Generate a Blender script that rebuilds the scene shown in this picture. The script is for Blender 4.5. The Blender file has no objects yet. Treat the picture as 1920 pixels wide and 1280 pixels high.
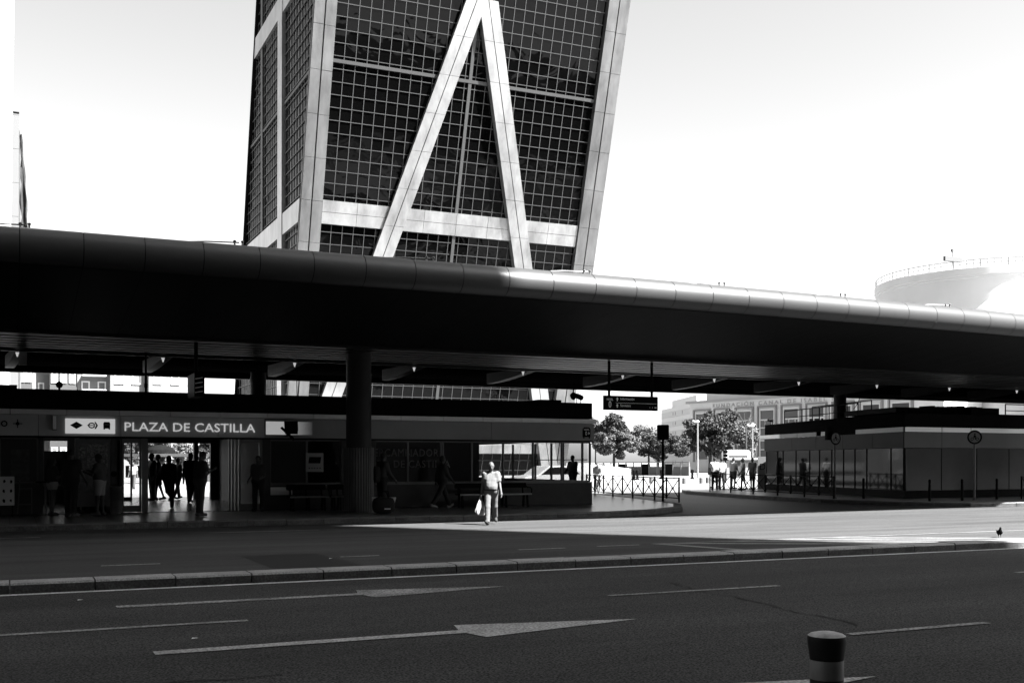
import bpy, bmesh, math, random
import numpy as np
from mathutils import Vector, Matrix, Euler

scene = bpy.context.scene
COL = scene.collection
R = math.radians
rnd = random.Random(7)

# ------------------------------------------------------------------ camera, sky, sun, exposure
# world axes: X runs along the street, Y across it (away from the viewer), Z up; road surface at Z = 0
FPX, HY, HCAM = 2045.0, 865.0, 1.65
YAW = math.atan(4440.0 / FPX)
SA, CA = math.sin(YAW), math.cos(YAW)
cam_data = bpy.data.cameras.new('camera')
cam = bpy.data.objects.new('camera', cam_data)
COL.objects.link(cam)
cam.location = (0, 0, HCAM)
cam.rotation_euler = (R(90), 0, -(math.pi / 2 - YAW))
cam_data.sensor_width = 36
cam_data.lens = FPX / 1920 * 36
cam_data.shift_y = (HY - 640) / 1920
cam_data.clip_end = 3000
cam_data.clip_start = 0.1
scene.camera = cam

SUN = Vector((0.52, -0.67, 1.0)).normalized()
world = bpy.data.worlds.new('World')
scene.world = world
world.use_nodes = True
wn, wl = world.node_tree.nodes, world.node_tree.links
wn.clear()
sky = wn.new('ShaderNodeTexSky')
sky.sky_type = 'NISHITA'
sky.sun_disc = False
sky.sun_elevation = math.asin(SUN.z)
sky.sun_rotation = math.atan2(SUN.x, SUN.y)
sky.dust_density = 2.2
bw = wn.new('ShaderNodeSeparateColor')       # black-and-white film behind a red filter: only the sky's red light counts
bg = wn.new('ShaderNodeBackground')
bg.inputs['Strength'].default_value = 0.059
wo = wn.new('ShaderNodeOutputWorld')
wl.new(sky.outputs[0], bw.inputs[0])
wl.new(bw.outputs[0], bg.inputs[0])
wl.new(bg.outputs[0], wo.inputs[0])

sun_data = bpy.data.lights.new('sun', 'SUN')
sun_data.energy = 5.0
sun_data.angle = R(0.5)
sun_data.color = (1, 1, 1)
sun = bpy.data.objects.new('sun', sun_data)
sun.rotation_euler = SUN.to_track_quat('Z', 'Y').to_euler()
sun.location = (0, 0, 90)
COL.objects.link(sun)

scene.view_settings.view_transform = 'Standard'
scene.view_settings.look = 'None'
scene.view_settings.exposure = 3.25
scene.view_settings.gamma = 1.0

# ------------------------------------------------------------------ pixel -> point on a known plane
def ray(x, y):
    xc = (x - 960) / FPX
    return (xc * SA + CA, SA - xc * CA, (HY - y) / FPX)
def G(x, y, z=0.0):                      # on a horizontal plane
    r = ray(x, y); t = (z - HCAM) / r[2]
    return (r[0] * t, r[1] * t)
def PV(x, y, v):                         # on a plane parallel to the street -> (u, height)
    r = ray(x, y); t = v / r[1]
    return (r[0] * t, HCAM + r[2] * t)
def PD(x, y, d):                         # at a distance along the view axis
    r = ray(x, y)
    return (r[0] * d, r[1] * d, HCAM + r[2] * d)

# ------------------------------------------------------------------ materials (all greys)
MATS = {}
def mat(name, base, rough=0.6, metal=0.0, spec=0.5, var=0.0, vscale=1.0, stretch=(1, 1, 1), speck=0.0, sscale=120.0,
        bump=0.0, bscale=60.0, emit=0.0, detail=4.0):
    if name in MATS:
        return MATS[name]
    m = bpy.data.materials.new(name)
    m.use_nodes = True
    n, l = m.node_tree.nodes, m.node_tree.links
    p = n['Principled BSDF']
    p.inputs['Base Color'].default_value = (base, base, base, 1)
    p.inputs['Roughness'].default_value = rough
    p.inputs['Metallic'].default_value = metal
    p.inputs['Specular IOR Level'].default_value = spec
    if emit:
        p.inputs['Emission Color'].default_value = (1, 1, 1, 1)
        p.inputs['Emission Strength'].default_value = emit
    geo = n.new('ShaderNodeNewGeometry')
    last = None
    def mul(a, b):
        q = n.new('ShaderNodeMath'); q.operation = 'MULTIPLY'
        l.new(a, q.inputs[0])
        if isinstance(b, float): q.inputs[1].default_value = b
        else: l.new(b, q.inputs[1])
        return q.outputs[0]
    if var:
        mp = n.new('ShaderNodeMapping'); mp.inputs['Scale'].default_value = stretch
        l.new(geo.outputs['Position'], mp.inputs[0])
        t = n.new('ShaderNodeTexNoise'); t.inputs['Scale'].default_value = vscale
        t.inputs['Detail'].default_value = detail; t.inputs['Roughness'].default_value = 0.65
        l.new(mp.outputs[0], t.inputs['Vector'])
        r = n.new('ShaderNodeMapRange')
        r.inputs['From Min'].default_value = 0.3; r.inputs['From Max'].default_value = 0.7
        r.inputs['To Min'].default_value = 1 - var; r.inputs['To Max'].default_value = 1 + var
        l.new(t.outputs['Fac'], r.inputs['Value'])
        last = mul(r.outputs[0], base)
    if speck:
        t = n.new('ShaderNodeTexNoise'); t.inputs['Scale'].default_value = sscale
        t.inputs['Detail'].default_value = 5.0
        l.new(geo.outputs['Position'], t.inputs['Vector'])
        r = n.new('ShaderNodeMapRange')
        r.inputs['From Min'].default_value = 0.40; r.inputs['From Max'].default_value = 0.60
        r.inputs['To Min'].default_value = 1 - speck; r.inputs['To Max'].default_value = 1 + speck
        l.new(t.outputs['Fac'], r.inputs['Value'])
        last = mul(r.outputs[0], last if last is not None else base)
    if last is not None:
        l.new(last, p.inputs['Base Color'])
    if bump:
        t = n.new('ShaderNodeTexNoise'); t.inputs['Scale'].default_value = bscale
        t.inputs['Detail'].default_value = 3.0
        l.new(geo.outputs['Position'], t.inputs['Vector'])
        b = n.new('ShaderNodeBump'); b.inputs['Strength'].default_value = bump
        b.inputs['Distance'].default_value = 0.02
        l.new(t.outputs['Fac'], b.inputs['Height'])
        l.new(b.outputs[0], p.inputs['Normal'])
    MATS[name] = m
    return m

def glass_mat(name, tint=0.8, rough=0.02):
    m = bpy.data.materials.new(name); m.use_nodes = True
    n, l = m.node_tree.nodes, m.node_tree.links
    n.clear()
    o = n.new('ShaderNodeOutputMaterial'); mx = n.new('ShaderNodeMixShader')
    tr = n.new('ShaderNodeBsdfTransparent'); tr.inputs[0].default_value = (tint, tint, tint, 1)
    gl = n.new('ShaderNodeBsdfGlossy'); gl.inputs['Roughness'].default_value = rough
    gl.inputs[0].default_value = (0.9, 0.9, 0.9, 1)
    fr = n.new('ShaderNodeFresnel')
    ge = n.new('ShaderNodeNewGeometry'); mr = n.new('ShaderNodeMapRange')       # thin pane: same reflection from both sides
    mr.inputs['To Min'].default_value = 1.5; mr.inputs['To Max'].default_value = 1 / 1.5
    l.new(ge.outputs['Backfacing'], mr.inputs['Value']); l.new(mr.outputs[0], fr.inputs[0])
    l.new(fr.outputs[0], mx.inputs[0]); l.new(tr.outputs[0], mx.inputs[1]); l.new(gl.outputs[0], mx.inputs[2])
    l.new(mx.outputs[0], o.inputs[0])
    return m

def tower_glass_mat():
    m = bpy.data.materials.new('dark_mirror_glass'); m.use_nodes = True
    n, l = m.node_tree.nodes, m.node_tree.links
    p = n['Principled BSDF']
    p.inputs['Base Color'].default_value = (0.0012, 0.0012, 0.0012, 1)
    p.inputs['Roughness'].default_value = 0.03
    p.inputs['Specular IOR Level'].default_value = 0.11
    geo = n.new('ShaderNodeNewGeometry')
    # panes are slightly bowed: one low-frequency swell for the whole wall plus a ripple
    t = n.new('ShaderNodeTexNoise'); t.inputs['Scale'].default_value = 0.26; t.inputs['Detail'].default_value = 2.0
    t.inputs['Distortion'].default_value = 1.6
    l.new(geo.outputs['Position'], t.inputs['Vector'])
    b = n.new('ShaderNodeBump'); b.inputs['Strength'].default_value = 0.22; b.inputs['Distance'].default_value = 0.16
    l.new(t.outputs['Fac'], b.inputs['Height']); l.new(b.outputs[0], p.inputs['Normal'])
    return m

M_ROAD = mat('dark_asphalt', 0.0235, 0.9, spec=0.12, var=0.38, vscale=0.4, stretch=(0.25, 1.5, 1), speck=1.0, sscale=52, bump=0.3, bscale=160)
M_LANE = mat('worn_asphalt', 0.038, 0.9, spec=0.04, var=0.3, vscale=0.5, stretch=(0.22, 2.0, 1), speck=0.3, sscale=60, bump=0.5, bscale=80)
M_LANE_DARK = mat('patched_asphalt', 0.01, 0.9, spec=0.2, speck=0.4, sscale=60)
M_SIDE = mat('side_asphalt', 0.016, 0.55, spec=0.15, var=0.35, vscale=0.5, stretch=(2.0, 0.25, 1), speck=0.3, sscale=60)
M_PAINT = mat('road_paint', 0.21, 0.85, spec=.15, var=0.25, vscale=2.2, speck=0.4, sscale=36)
M_PAINT_DULL = mat('faded_road_paint', 0.14, 0.9, spec=.15, var=0.45, vscale=2, speck=0.5, sscale=30)
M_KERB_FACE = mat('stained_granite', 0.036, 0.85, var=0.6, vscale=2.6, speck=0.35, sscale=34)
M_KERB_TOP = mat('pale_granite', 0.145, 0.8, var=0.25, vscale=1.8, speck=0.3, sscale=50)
M_PAVE = mat('polished_paving', 0.085, 0.28, spec=0.5, var=0.25, vscale=1.1, speck=0.2, sscale=40)
M_PLAZA = mat('plaza_paving', 0.12, 0.8, var=0.18, vscale=0.25, speck=0.15, sscale=10)
M_EARTH = mat('dry_ground', 0.1, 0.9, var=0.3, vscale=0.3)
M_NOSE = mat('brushed_metal', 0.034, 0.42, metal=0.1, spec=0.25, var=0.06, vscale=0.6)
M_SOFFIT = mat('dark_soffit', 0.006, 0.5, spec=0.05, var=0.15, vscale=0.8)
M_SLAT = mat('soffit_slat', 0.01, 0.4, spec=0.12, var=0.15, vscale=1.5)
M_BLACK = mat('black_paint', 0.004, 0.55, spec=0.02)
M_DARK = mat('dark_paint', 0.006, 0.6, spec=0.0, var=0.15, vscale=2)
M_COLUMN = mat('column_paint', 0.02, 0.55, spec=0.08, var=0.12, vscale=1.2)
M_CLAD = mat('fluted_cladding', 0.05, 0.55, spec=0.1, var=0.15, vscale=2)
M_FASCIA = mat('fascia_panel', 0.19, 0.5, spec=0.15, var=0.07, vscale=1.2)
M_FASCIA_D = mat('dark_fascia_panel', 0.38, 0.5, spec=0.4, var=0.07, vscale=1.2)
M_STRIP = mat('pale_strip', 0.6, 0.55, var=0.12, vscale=1.5)
M_STONEWALL = mat('low_wall', 0.038, 0.6, spec=0.1, var=0.15, vscale=2.2)
M_FRAME = mat('window_frame_metal', 0.06, 0.4, spec=0.5)
M_STEEL = mat('brushed_steel', 0.12, 0.35, metal=0.5)
M_INNER = mat('interior_wall', 0.02, 0.8)
M_FLOORIN = mat('interior_floor', 0.06, 0.25, spec=0.5, var=0.2, vscale=1.0)
M_GLASS = glass_mat('clear_glass', 0.78)
M_SMOKED = mat('smoked_glass', 0.003, 0.05, spec=0.07)
M_FROST = mat('backed_glass', 0.055, 0.12, spec=0.14, var=0.1, vscale=0.8)
M_TGLASS = tower_glass_mat()
M_TFRAME = mat('steel_cladding', 0.34, 0.30, metal=0.8, var=0.34, vscale=0.55, stretch=(1, 1, 0.35), bump=0.55, bscale=0.9)
M_TCOL = mat('column_steel_dim', 0.15, 0.30, metal=0.7, var=0.35, vscale=0.35, stretch=(1.5, 1.5, 0.3), bump=0.55, bscale=0.9)  # same steel as the cladding; dimmer reflections put into the base colour
M_TMULL = mat('mullion_grey', 0.022, 0.5)
M_WHITE = mat('white_paint', 0.5, 0.5)
M_STONE = mat('white_stone', 0.4, 0.75, var=0.05, vscale=0.5)
M_RENDER = mat('pale_render', 0.12, 0.85, var=0.08, vscale=0.4)
M_GREYR = mat('grey_render', 0.03, 0.85, var=0.1, vscale=0.4)
M_PANEL = mat('spandrel_panel', 0.05, 0.7, var=0.1, vscale=0.5)
M_WINDOW = mat('window_pane', 0.015, 0.08, spec=0.6)
M_CLAIM = mat('grey_lettering', 0.05, 0.7)
M_LIT = mat('lit_white_panel', 0.3, 0.5, emit=0.046)
M_LETTER = mat('lit_letters', 0.3, 0.4, emit=0.046)
M_SPOT = mat('lamp_glow', 0.4, 0.5, emit=0.05)
M_LEAF = [mat('leaf_%s' % k, b, 0.6, spec=0.15, var=0.55, vscale=1.1) for k, b in (('dark', 0.02), ('mid', 0.036), ('pale', 0.075))]
M_BARK = mat('bark', 0.02, 0.9, var=0.3, vscale=6)

# ------------------------------------------------------------------ mesh helpers
class MB:
    def __init__(s):
        s.v, s.f, s.m = [], [], []
    def add(s, vs, fs, m=0):
        b = len(s.v)
        s.v += [tuple(p) for p in vs]
        s.f += [tuple(b + i for i in f) for f in fs]
        s.m += [m] * len(fs)
    def box(s, x0, x1, y0, y1, z0, z1, m=0):
        vs = [(x, y, z) for z in (z0, z1) for y in (y0, y1) for x in (x0, x1)]
        s.add(vs, [(0, 2, 3, 1), (4, 5, 7, 6), (0, 1, 5, 4), (2, 6, 7, 3), (0, 4, 6, 2), (1, 3, 7, 5)], m)
    def bar(s, a, b, w, h, up=(0, 0, 1), m=0):        # rectangular bar from a to b
        a, b, up = Vector(a), Vector(b), Vector(up)
        d = (b - a).normalized()
        sx = d.cross(up)
        if sx.length < 1e-6: sx = d.cross(Vector((1, 0, 0)))
        sx.normalize(); u2 = sx.cross(d).normalized()
        vs = [p + sx * (i * w / 2) + u2 * (j * h / 2) for p in (a, b) for i, j in ((-1, -1), (1, -1), (1, 1), (-1, 1))]
        s.add(vs, [(3, 2, 1, 0), (4, 5, 6, 7), (0, 1, 5, 4), (1, 2, 6, 5), (2, 3, 7, 6), (3, 0, 4, 7)], m)
    def tube(s, pts, rads, n=8, m=0):
        pts = [Vector(p) for p in pts]
        if not isinstance(rads, (list, tuple)): rads = [rads] * len(pts)
        rings = []
        prev = None
        for i, p in enumerate(pts):
            d = (pts[min(i + 1, len(pts) - 1)] - pts[max(i - 1, 0)]).normalized()
            if prev is None:
                a = d.cross(Vector((0, 0, 1)))
                if a.length < 0.05: a = d.cross(Vector((1, 0, 0)))
            else:
                a = prev - d * prev.dot(d)
            a.normalize(); prev = a
            b = d.cross(a)
            rings.append([p + (a * math.cos(2 * math.pi * k / n) + b * math.sin(2 * math.pi * k / n)) * rads[i] for k in range(n)])
        vs = [q for r in rings for q in r]
        fs = [(i * n + k, i * n + (k + 1) % n, (i + 1) * n + (k + 1) % n, (i + 1) * n + k) for i in range(len(pts) - 1) for k in range(n)]
        fs += [tuple(range(n - 1, -1, -1)), tuple((len(pts) - 1) * n + k for k in range(n))]
        s.add(vs, fs, m)
    def lathe(s, c, prof, n=24, m=0, sx=1.0, sy=1.0):
        vs = [(c[0] + r * sx * math.cos(2 * math.pi * k / n), c[1] + r * sy * math.sin(2 * math.pi * k / n), c[2] + z) for r, z in prof for k in range(n)]
        fs = [(i * n + k, i * n + (k + 1) % n, (i + 1) * n + (k + 1) % n, (i + 1) * n + k) for i in range(len(prof) - 1) for k in range(n)]
        fs += [tuple(range(n - 1, -1, -1)), tuple((len(prof) - 1) * n + k for k in range(n))]
        s.add(vs, fs, m)
    def prism(s, poly, z0, z1, m=0, mtop=None):
        n = len(poly)
        s.add([(x, y, z0) for x, y in poly] + [(x, y, z1) for x, y in poly],
              [tuple(range(n - 1, -1, -1))] + [(i, (i + 1) % n, n + (i + 1) % n, n + i) for i in range(n)], m)
        s.add([(x, y, z1) for x, y in poly], [tuple(range(n))], m if mtop is None else mtop)
    def vprism(s, poly, y0, y1, m=0):                  # polygon in the (x, z) plane, thickness along y
        n = len(poly)
        s.add([(x, y0, z) for x, z in poly] + [(x, y1, z) for x, z in poly],
              [tuple(range(n)), tuple(range(2 * n - 1, n - 1, -1))] + [(i + n, (i + 1) % n + n, (i + 1) % n, i) for i in range(n)], m)
    def quad(s, pts, m=0):
        s.add(pts, [tuple(range(len(pts)))], m)
    def build(s, name, mats, parent=None, smooth=False, world=True, recalc=False):
        if not isinstance(mats, (list, tuple)): mats = [mats]
        me = bpy.data.meshes.new(name)
        vs = s.v
        if parent is not None and world:
            iv = world_matrix(parent).inverted()
            vs = [tuple(iv @ Vector(p)) for p in vs]
        me.from_pydata(vs, [], s.f)
        for mm in mats: me.materials.append(mm)
        me.polygons.foreach_set('material_index', s.m)
        if recalc:
            bm = bmesh.new(); bm.from_mesh(me)
            bmesh.ops.recalc_face_normals(bm, faces=bm.faces); bm.to_mesh(me); bm.free()
        if smooth:
            me.polygons.foreach_set('use_smooth', [True] * len(me.polygons))
            try: me.set_sharp_from_angle(angle=R(40))
            except Exception: pass
        me.update()
        o = bpy.data.objects.new(name, me)
        COL.objects.link(o)
        if parent is not None: o.parent = parent
        return o

def world_matrix(o):
    m = Matrix.LocRotScale(o.location, o.rotation_euler.to_quaternion(), o.scale)
    return world_matrix(o.parent) @ m if o.parent else m

def tag(o, label, cat, group=None, kind=None):
    if label: o['label'] = label
    if cat: o['category'] = cat
    if group: o['group'] = group
    if kind: o['kind'] = kind
    return o
def thing(name, label, cat, loc=(0, 0, 0), rz=0.0, group=None):
    o = bpy.data.objects.new(name, None)
    o.empty_display_size = 0.2
    COL.objects.link(o)
    o.location = loc; o.rotation_euler = (0, 0, rz)
    return tag(o, label, cat, group)
def copy_thing(root, loc=None, rz=None, label=None):
    r = root.copy(); COL.objects.link(r)
    for ch in root.children:
        c = ch.copy(); COL.objects.link(c); c.parent = r
        for g in ch.children:
            d = g.copy(); COL.objects.link(d); d.parent = c
    if loc is not None: r.location = loc
    if rz is not None: r.rotation_euler = (0, 0, rz)
    if label: r['label'] = label
    return r
def structure(o):
    o['kind'] = 'structure'; return o

def lettering(mb, s, size, org, xdir, up, depth=0.02, align='LEFT', sx=1.0, m=0, spacing=1.0):
    cu = bpy.data.curves.new('lettering', 'FONT')
    cu.body = s; cu.size = size; cu.extrude = 0.0; cu.align_x = align; cu.resolution_u = 3; cu.space_character = spacing
    o = bpy.data.objects.new('lettering_source', cu)
    COL.objects.link(o)
    dg = bpy.context.evaluated_depsgraph_get()
    me = bpy.data.meshes.new_from_object(o.evaluated_get(dg))
    xd, ud, org = Vector(xdir).normalized(), Vector(up).normalized(), Vector(org)
    nd = xd.cross(ud)
    bm = bmesh.new(); bm.from_mesh(me)
    if depth > 0:
        r = bmesh.ops.extrude_face_region(bm, geom=list(bm.faces))
        for e in r['geom']:
            if isinstance(e, bmesh.types.BMVert): e.co.z += depth
    bm.verts.ensure_lookup_table(); bm.verts.index_update()
    mb.add([org + xd * (v.co.x * sx) + ud * v.co.y + nd * v.co.z for v in bm.verts], [[v.index for v in f.verts] for f in bm.faces], m)
    bm.free()
    bpy.data.objects.remove(o); bpy.data.curves.remove(cu); bpy.data.meshes.remove(me)
# ==================================================================== SETTING: ground, road, lane, pavements
g = MB(); g.quad([(-900, -700, -0.02), (1100, -700, -0.02), (1100, 1300, -0.02), (-900, 1300, -0.02)])
structure(g.build('ground', M_PLAZA))
g = MB(); g.quad([(-120, 4.95, -0.004), (150, 4.95, -0.004), (150, 15.0, -0.004), (-120, 15.0, -0.004)])
road = structure(g.build('road', M_ROAD))
g = MB(); g.quad([(-120, 15.4, -0.002), (150, 15.4, -0.002), (150, 28.6, -0.002), (-120, 28.6, -0.002)])
lane = structure(g.build('bus_lane', M_LANE))
g = MB(); g.add([(15, 28.6, -0.003), (36, 28.6, -0.003), (36, 50.2, -0.003), (22, 50.2, -0.003), (15, 34, -0.003)], [(0, 1, 2, 3, 4)])
structure(g.build('side_road', M_SIDE))
# cross street beyond the canopy
g = MB(); g.quad([(-200, 52, -0.012), (300, 52, -0.012), (300, 60, -0.012), (-200, 60, -0.012)])
structure(g.build('far_street', mat('far_asphalt', 0.07, 0.85, var=0.2, vscale=0.4)))
M_REFL_GROUND = mat('reflection_ground', .018, .95, spec=.05, var=.95, vscale=.16, speck=.9, sscale=.7)  # unseen dark ground patches, added to mottle the tower glass reflections
for k_, poly in enumerate((((20, 64), (29, 64), (45, 99), (30, 99)), ((60, 56), (120, 56), (120, 98), (96, 98)))):
    g = MB(); g.add([(a, b, -.008) for a, b in poly], [tuple(range(len(poly)))]); structure(g.build('reflection_patch', M_REFL_GROUND))
# near pavement (under the viewer's feet)
g = MB(); g.box(-120, 150, -11.9, 4.95, -0.03, 0.13)
structure(g.build('near_pavement', M_PAVE))

def kerb(name, path, top, width, left=True, step=1.0, mats=(M_KERB_FACE, M_KERB_TOP), gap=0.018):
    """row of kerb stones with open joints along a path; width measured to the left of the path"""
    mb = MB()
    pts = [Vector((p[0], p[1], 0)) for p in path]
    for a, b in zip(pts[:-1], pts[1:]):
        L = (b - a).length; n = max(1, round(L / step)); d = (b - a) / L
        nrm = Vector((-d.y, d.x, 0)) * (1 if left else -1)
        for i in range(n):
            p = a + d * (L * i / n + gap / 2); q = a + d * (L * (i + 1) / n - gap / 2)
            j = rnd.uniform(-0.006, 0.006); t = top + rnd.uniform(-0.004, 0.004)
            c = 0.025
            prof = [(0 + j, -0.03), (0.0 + j, t - c), (c + j, t), (width, t), (width, -0.03)]
            vs = [(e + nrm * x) + Vector((0, 0, z)) for e in (p, q) for x, z in prof]
            k = len(prof)
            fs = [(i2, i2 + 1, k + i2 + 1, k + i2) for i2 in range(k - 1)]
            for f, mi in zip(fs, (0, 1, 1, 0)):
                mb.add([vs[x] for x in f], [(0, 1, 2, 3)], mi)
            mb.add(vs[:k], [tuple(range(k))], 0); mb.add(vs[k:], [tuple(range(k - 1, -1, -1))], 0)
    return structure(mb.build(name, list(mats), recalc=False))
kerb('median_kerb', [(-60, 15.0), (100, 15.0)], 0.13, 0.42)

# station pavement with its rounded corner into the side road
edgeL = [(-60, 28.2), (15.5, 28.3), (18.3, 29.1), (20.4, 30.7), (21.9, 33.0), (23.0, 36.5), (24.4, 42.5), (25.9, 49.5)]
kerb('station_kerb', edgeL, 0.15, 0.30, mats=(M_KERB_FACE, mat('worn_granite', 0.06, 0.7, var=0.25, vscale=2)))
def inset(path, d, left=True):
    out = []
    for i, p in enumerate(path):
        a = Vector(path[max(0, i - 1)]); b = Vector(path[min(len(path) - 1, i + 1)])
        t = (b - a).normalized(); nn = Vector((-t.y, t.x)) * (1 if left else -1)
        q = Vector(p) + nn * d; out.append((q.x, q.y))
    return out
inner = inset(edgeL, 0.29)
mb = MB(); mb.prism(inner + [(25.6, 49.6), (-60, 49.6)], -0.03, 0.146)
for k in range(0, 80):                                        # paving joints as thin dark inlays
    x = -12 + k * 0.6
    if x < 20: mb.quad([(x, 28.6, .1475), (x + .006, 28.6, .1475), (x + .006, 33.6, .1475), (x, 33.6, .1475)], 1)
for k in range(1, 9):
    y = 28.5 + k * 0.6
    mb.quad([(-12, y, .149), (17.5, y, .149), (17.5, y + .006, .149), (-12, y + .006, .149)], 1)
structure(mb.build('station_pavement', [M_PAVE, M_BLACK]))
edgeR = [(33.2, 50.0), (31.3, 46.8), (29.7, 38.5), (29.5, 34.5), (30.2, 31.0), (31.9, 29.2), (34.6, 28.5), (100, 28.5)]
kerb('kiosk_kerb', edgeR, 0.15, 0.30, mats=(M_KERB_FACE, mat('worn_granite', 0.06)))
mb = MB(); mb.prism(inset(edgeR, 0.29) + [(100, 50)], -0.03, 0.146)
structure(mb.build('kiosk_pavement', M_PAVE))

# painted markings are parts of the surface they lie on
def mark(parent, name, pts, m, z=0.004):
    mb = MB(); mb.quad([(p[0], p[1], z) for p in pts]); o = mb.build(name, m, parent); return o
def dash(parent, u0, u1, v, w, m, z=0.004):
    return mark(parent, 'lane_line', [(u0, v - w / 2), (u1, v - w / 2), (u1, v + w / 2), (u0, v + w / 2)], m, z)
for (u0, v) in ((1.13, 9.82), (1.1, 13.13), (1.2, 6.42)):        # lane arrows: shaft, barbed head
    mb = MB()
    mb.quad([(u0, v - .09, .004), (u0 + 2.86, v - .09, .004), (u0 + 2.86, v + .09, .004), (u0, v + .09, .004)])
    mb.add([(u0 + 2.86, v - .09, .004), (u0 + 2.94, v - .40, .004), (u0 + 4.85, v + .02, .004), (u0 + 2.94, v + .42, .004), (u0 + 2.86, v + .09, .004)],
           [(0, 1, 2, 3, 4)])
    mb.build('lane_arrow', M_PAINT if v < 12 else M_PAINT_DULL, road)
for u0, u1, v in ((-3.2, 2.25, 11.45), (6.7, 9.3, 11.7), (13.6, 16.2, 11.6), (7.29, 9.1, 8.12), (14, 17, 8.1), (-6, -1, 8.12)):
    dash(road, u0, u1, v, 0.11, M_PAINT_DULL)
dash(road, -60, 100, 14.83, 0.14, mat('edge_paint', .27, .85, spec=.15, var=.2, vscale=2, speck=.3, sscale=36))
mb = MB()                                                       # crack wandering across the asphalt
cr = [(8.21, 12.73), (8.1, 12.1), (7.99, 11.42), (8.02, 10.8), (7.98, 10.24), (7.9, 9.85), (7.85, 9.51), (7.83, 8.99), (7.77, 8.41)]
crp = []
for a, b in zip(cr[:-1], cr[1:]):
    for k in range(4):
        t = k / 4; crp.append((a[0] + (b[0] - a[0]) * t + rnd.uniform(-.04, .04), a[1] + (b[1] - a[1]) * t))
for a, b in zip(crp[:-1], crp[1:]):
    w = rnd.uniform(.006, .018)
    mb.quad([(a[0] - w, a[1], .003), (b[0] - w, b[1], .003), (b[0] + w, b[1], .003), (a[0] + w, a[1], .003)])
cr2 = [(0.35, 8.9), (0.6, 8.75), (0.75, 8.55), (1.1, 8.5), (1.5, 8.4), (2.0, 8.45)]
for a, b in zip(cr2[:-1], cr2[1:]):
    w = rnd.uniform(.006, .014)
    mb.quad([(a[0], a[1] - w, .003), (b[0], b[1] - w, .003), (b[0], b[1] + w, .003), (a[0], a[1] + w, .003)])
mb.build('crack', M_BLACK, road)
for u0, u1, v in ((1.31, 2.21, 18.4), (5.2, 5.9, 18.4), (8.65, 9.64, 18.5), (10.4, 11.35, 18.6), (4.2, 6.8, 25.9), (-3, -0.5, 22.5), (-1.5, 0.6, 25.9)):
    dash(lane, u0, u1, v, 0.10, M_PAINT_DULL)
mark(lane, 'asphalt_patch', [(3.70, 16.9), (5.14, 16.85), (5.0, 19.3), (3.68, 19.2)], M_LANE_DARK, 0.003)
M_HATCH = mat('hatch_paint', 0.085, .85, var=.4, vscale=2, speck=.4, sscale=30)
dash(lane, 11.7, 60, 18.7, 0.10, M_HATCH)
mark(lane, 'lane_line', [(11.7, 18.7), (11.95, 18.7), (12.7, 16.2), (12.45, 16.2)], M_HATCH, 0.0045)
for k in range(4):                                              # chevron stripes of the painted island
    u0 = 12.0 + k * 1.3
    v1, v0 = 18.6, 16.1
    du = (v1 - v0) * 1.95
    a, b = (u0, v1), (u0 + du, v0)
    mark(lane, 'hatch_stripe', [(a[0], a[1]), (a[0] + .55, a[1]), (b[0] + .55, b[1]), (b[0], b[1])], M_HATCH, 0.0042)

# ==================================================================== CANOPY
canopy = thing('bus_canopy', 'long dark canopy with a rounded metal nose above the bus lane', 'canopy', (9.5, 31.6, 0))
def dv(u):                                                       # the nose bends away very gently along the street
    d = max(0.0, u - 9.0); return 0.0020 * d * d if d < 40 else 0.0020 * 1600 + 0.16 * (d - 40)
U0, U1, PER = -34.0, 70.0, 1.18
joints = [1.36 + PER * k for k in range(int((U0 - 1.36) / PER), int((U1 - 1.36) / PER))]
def nose_ring(u, r=0.36):
    c = (23.95 + dv(u), 5.97)
    pts = [(c[0] + 0.5, c[1] + r)]
    for k in range(15):
        a = R(90 + 172 * k / 14)
        pts.append((c[0] + r * math.cos(a) * 1.1, c[1] + r * math.sin(a)))
    return [(u, v, z) for v, z in pts]
mb = MB()
for a, b in zip(joints[:-1], joints[1:]):
    g0, g1 = nose_ring(a + .009), nose_ring(b - .009)
    k = len(g0)
    mb.add(g0 + g1, [(i, k + i, k + i + 1, i + 1) for i in range(k - 1)])
    h0, h1 = nose_ring(b - .012, .345), nose_ring(b + .012, .345)
    mb.add(h0 + h1, [(i, k + i, k + i + 1, i + 1) for i in range(k - 1)], 1)
mb.build('nose_cladding', [M_NOSE, M_BLACK], canopy, smooth=True)
mb = MB()
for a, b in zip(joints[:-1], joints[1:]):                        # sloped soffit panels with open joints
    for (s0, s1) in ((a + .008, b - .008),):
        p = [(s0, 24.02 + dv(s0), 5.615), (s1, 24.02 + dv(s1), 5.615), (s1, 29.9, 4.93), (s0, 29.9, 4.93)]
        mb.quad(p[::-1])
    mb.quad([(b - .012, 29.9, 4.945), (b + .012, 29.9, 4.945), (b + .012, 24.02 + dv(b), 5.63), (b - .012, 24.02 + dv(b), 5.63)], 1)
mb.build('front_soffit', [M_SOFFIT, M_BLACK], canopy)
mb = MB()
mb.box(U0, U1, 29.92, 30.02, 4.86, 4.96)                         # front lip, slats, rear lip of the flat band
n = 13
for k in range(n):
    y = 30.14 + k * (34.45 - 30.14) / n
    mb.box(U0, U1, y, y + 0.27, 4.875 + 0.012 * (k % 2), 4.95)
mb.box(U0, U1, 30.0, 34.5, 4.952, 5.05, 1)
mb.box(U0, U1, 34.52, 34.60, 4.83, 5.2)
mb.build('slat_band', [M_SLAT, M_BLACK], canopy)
mb = MB()
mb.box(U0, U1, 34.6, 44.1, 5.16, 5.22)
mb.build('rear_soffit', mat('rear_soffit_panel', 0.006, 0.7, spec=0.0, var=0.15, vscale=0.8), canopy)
mb = MB()
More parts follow.
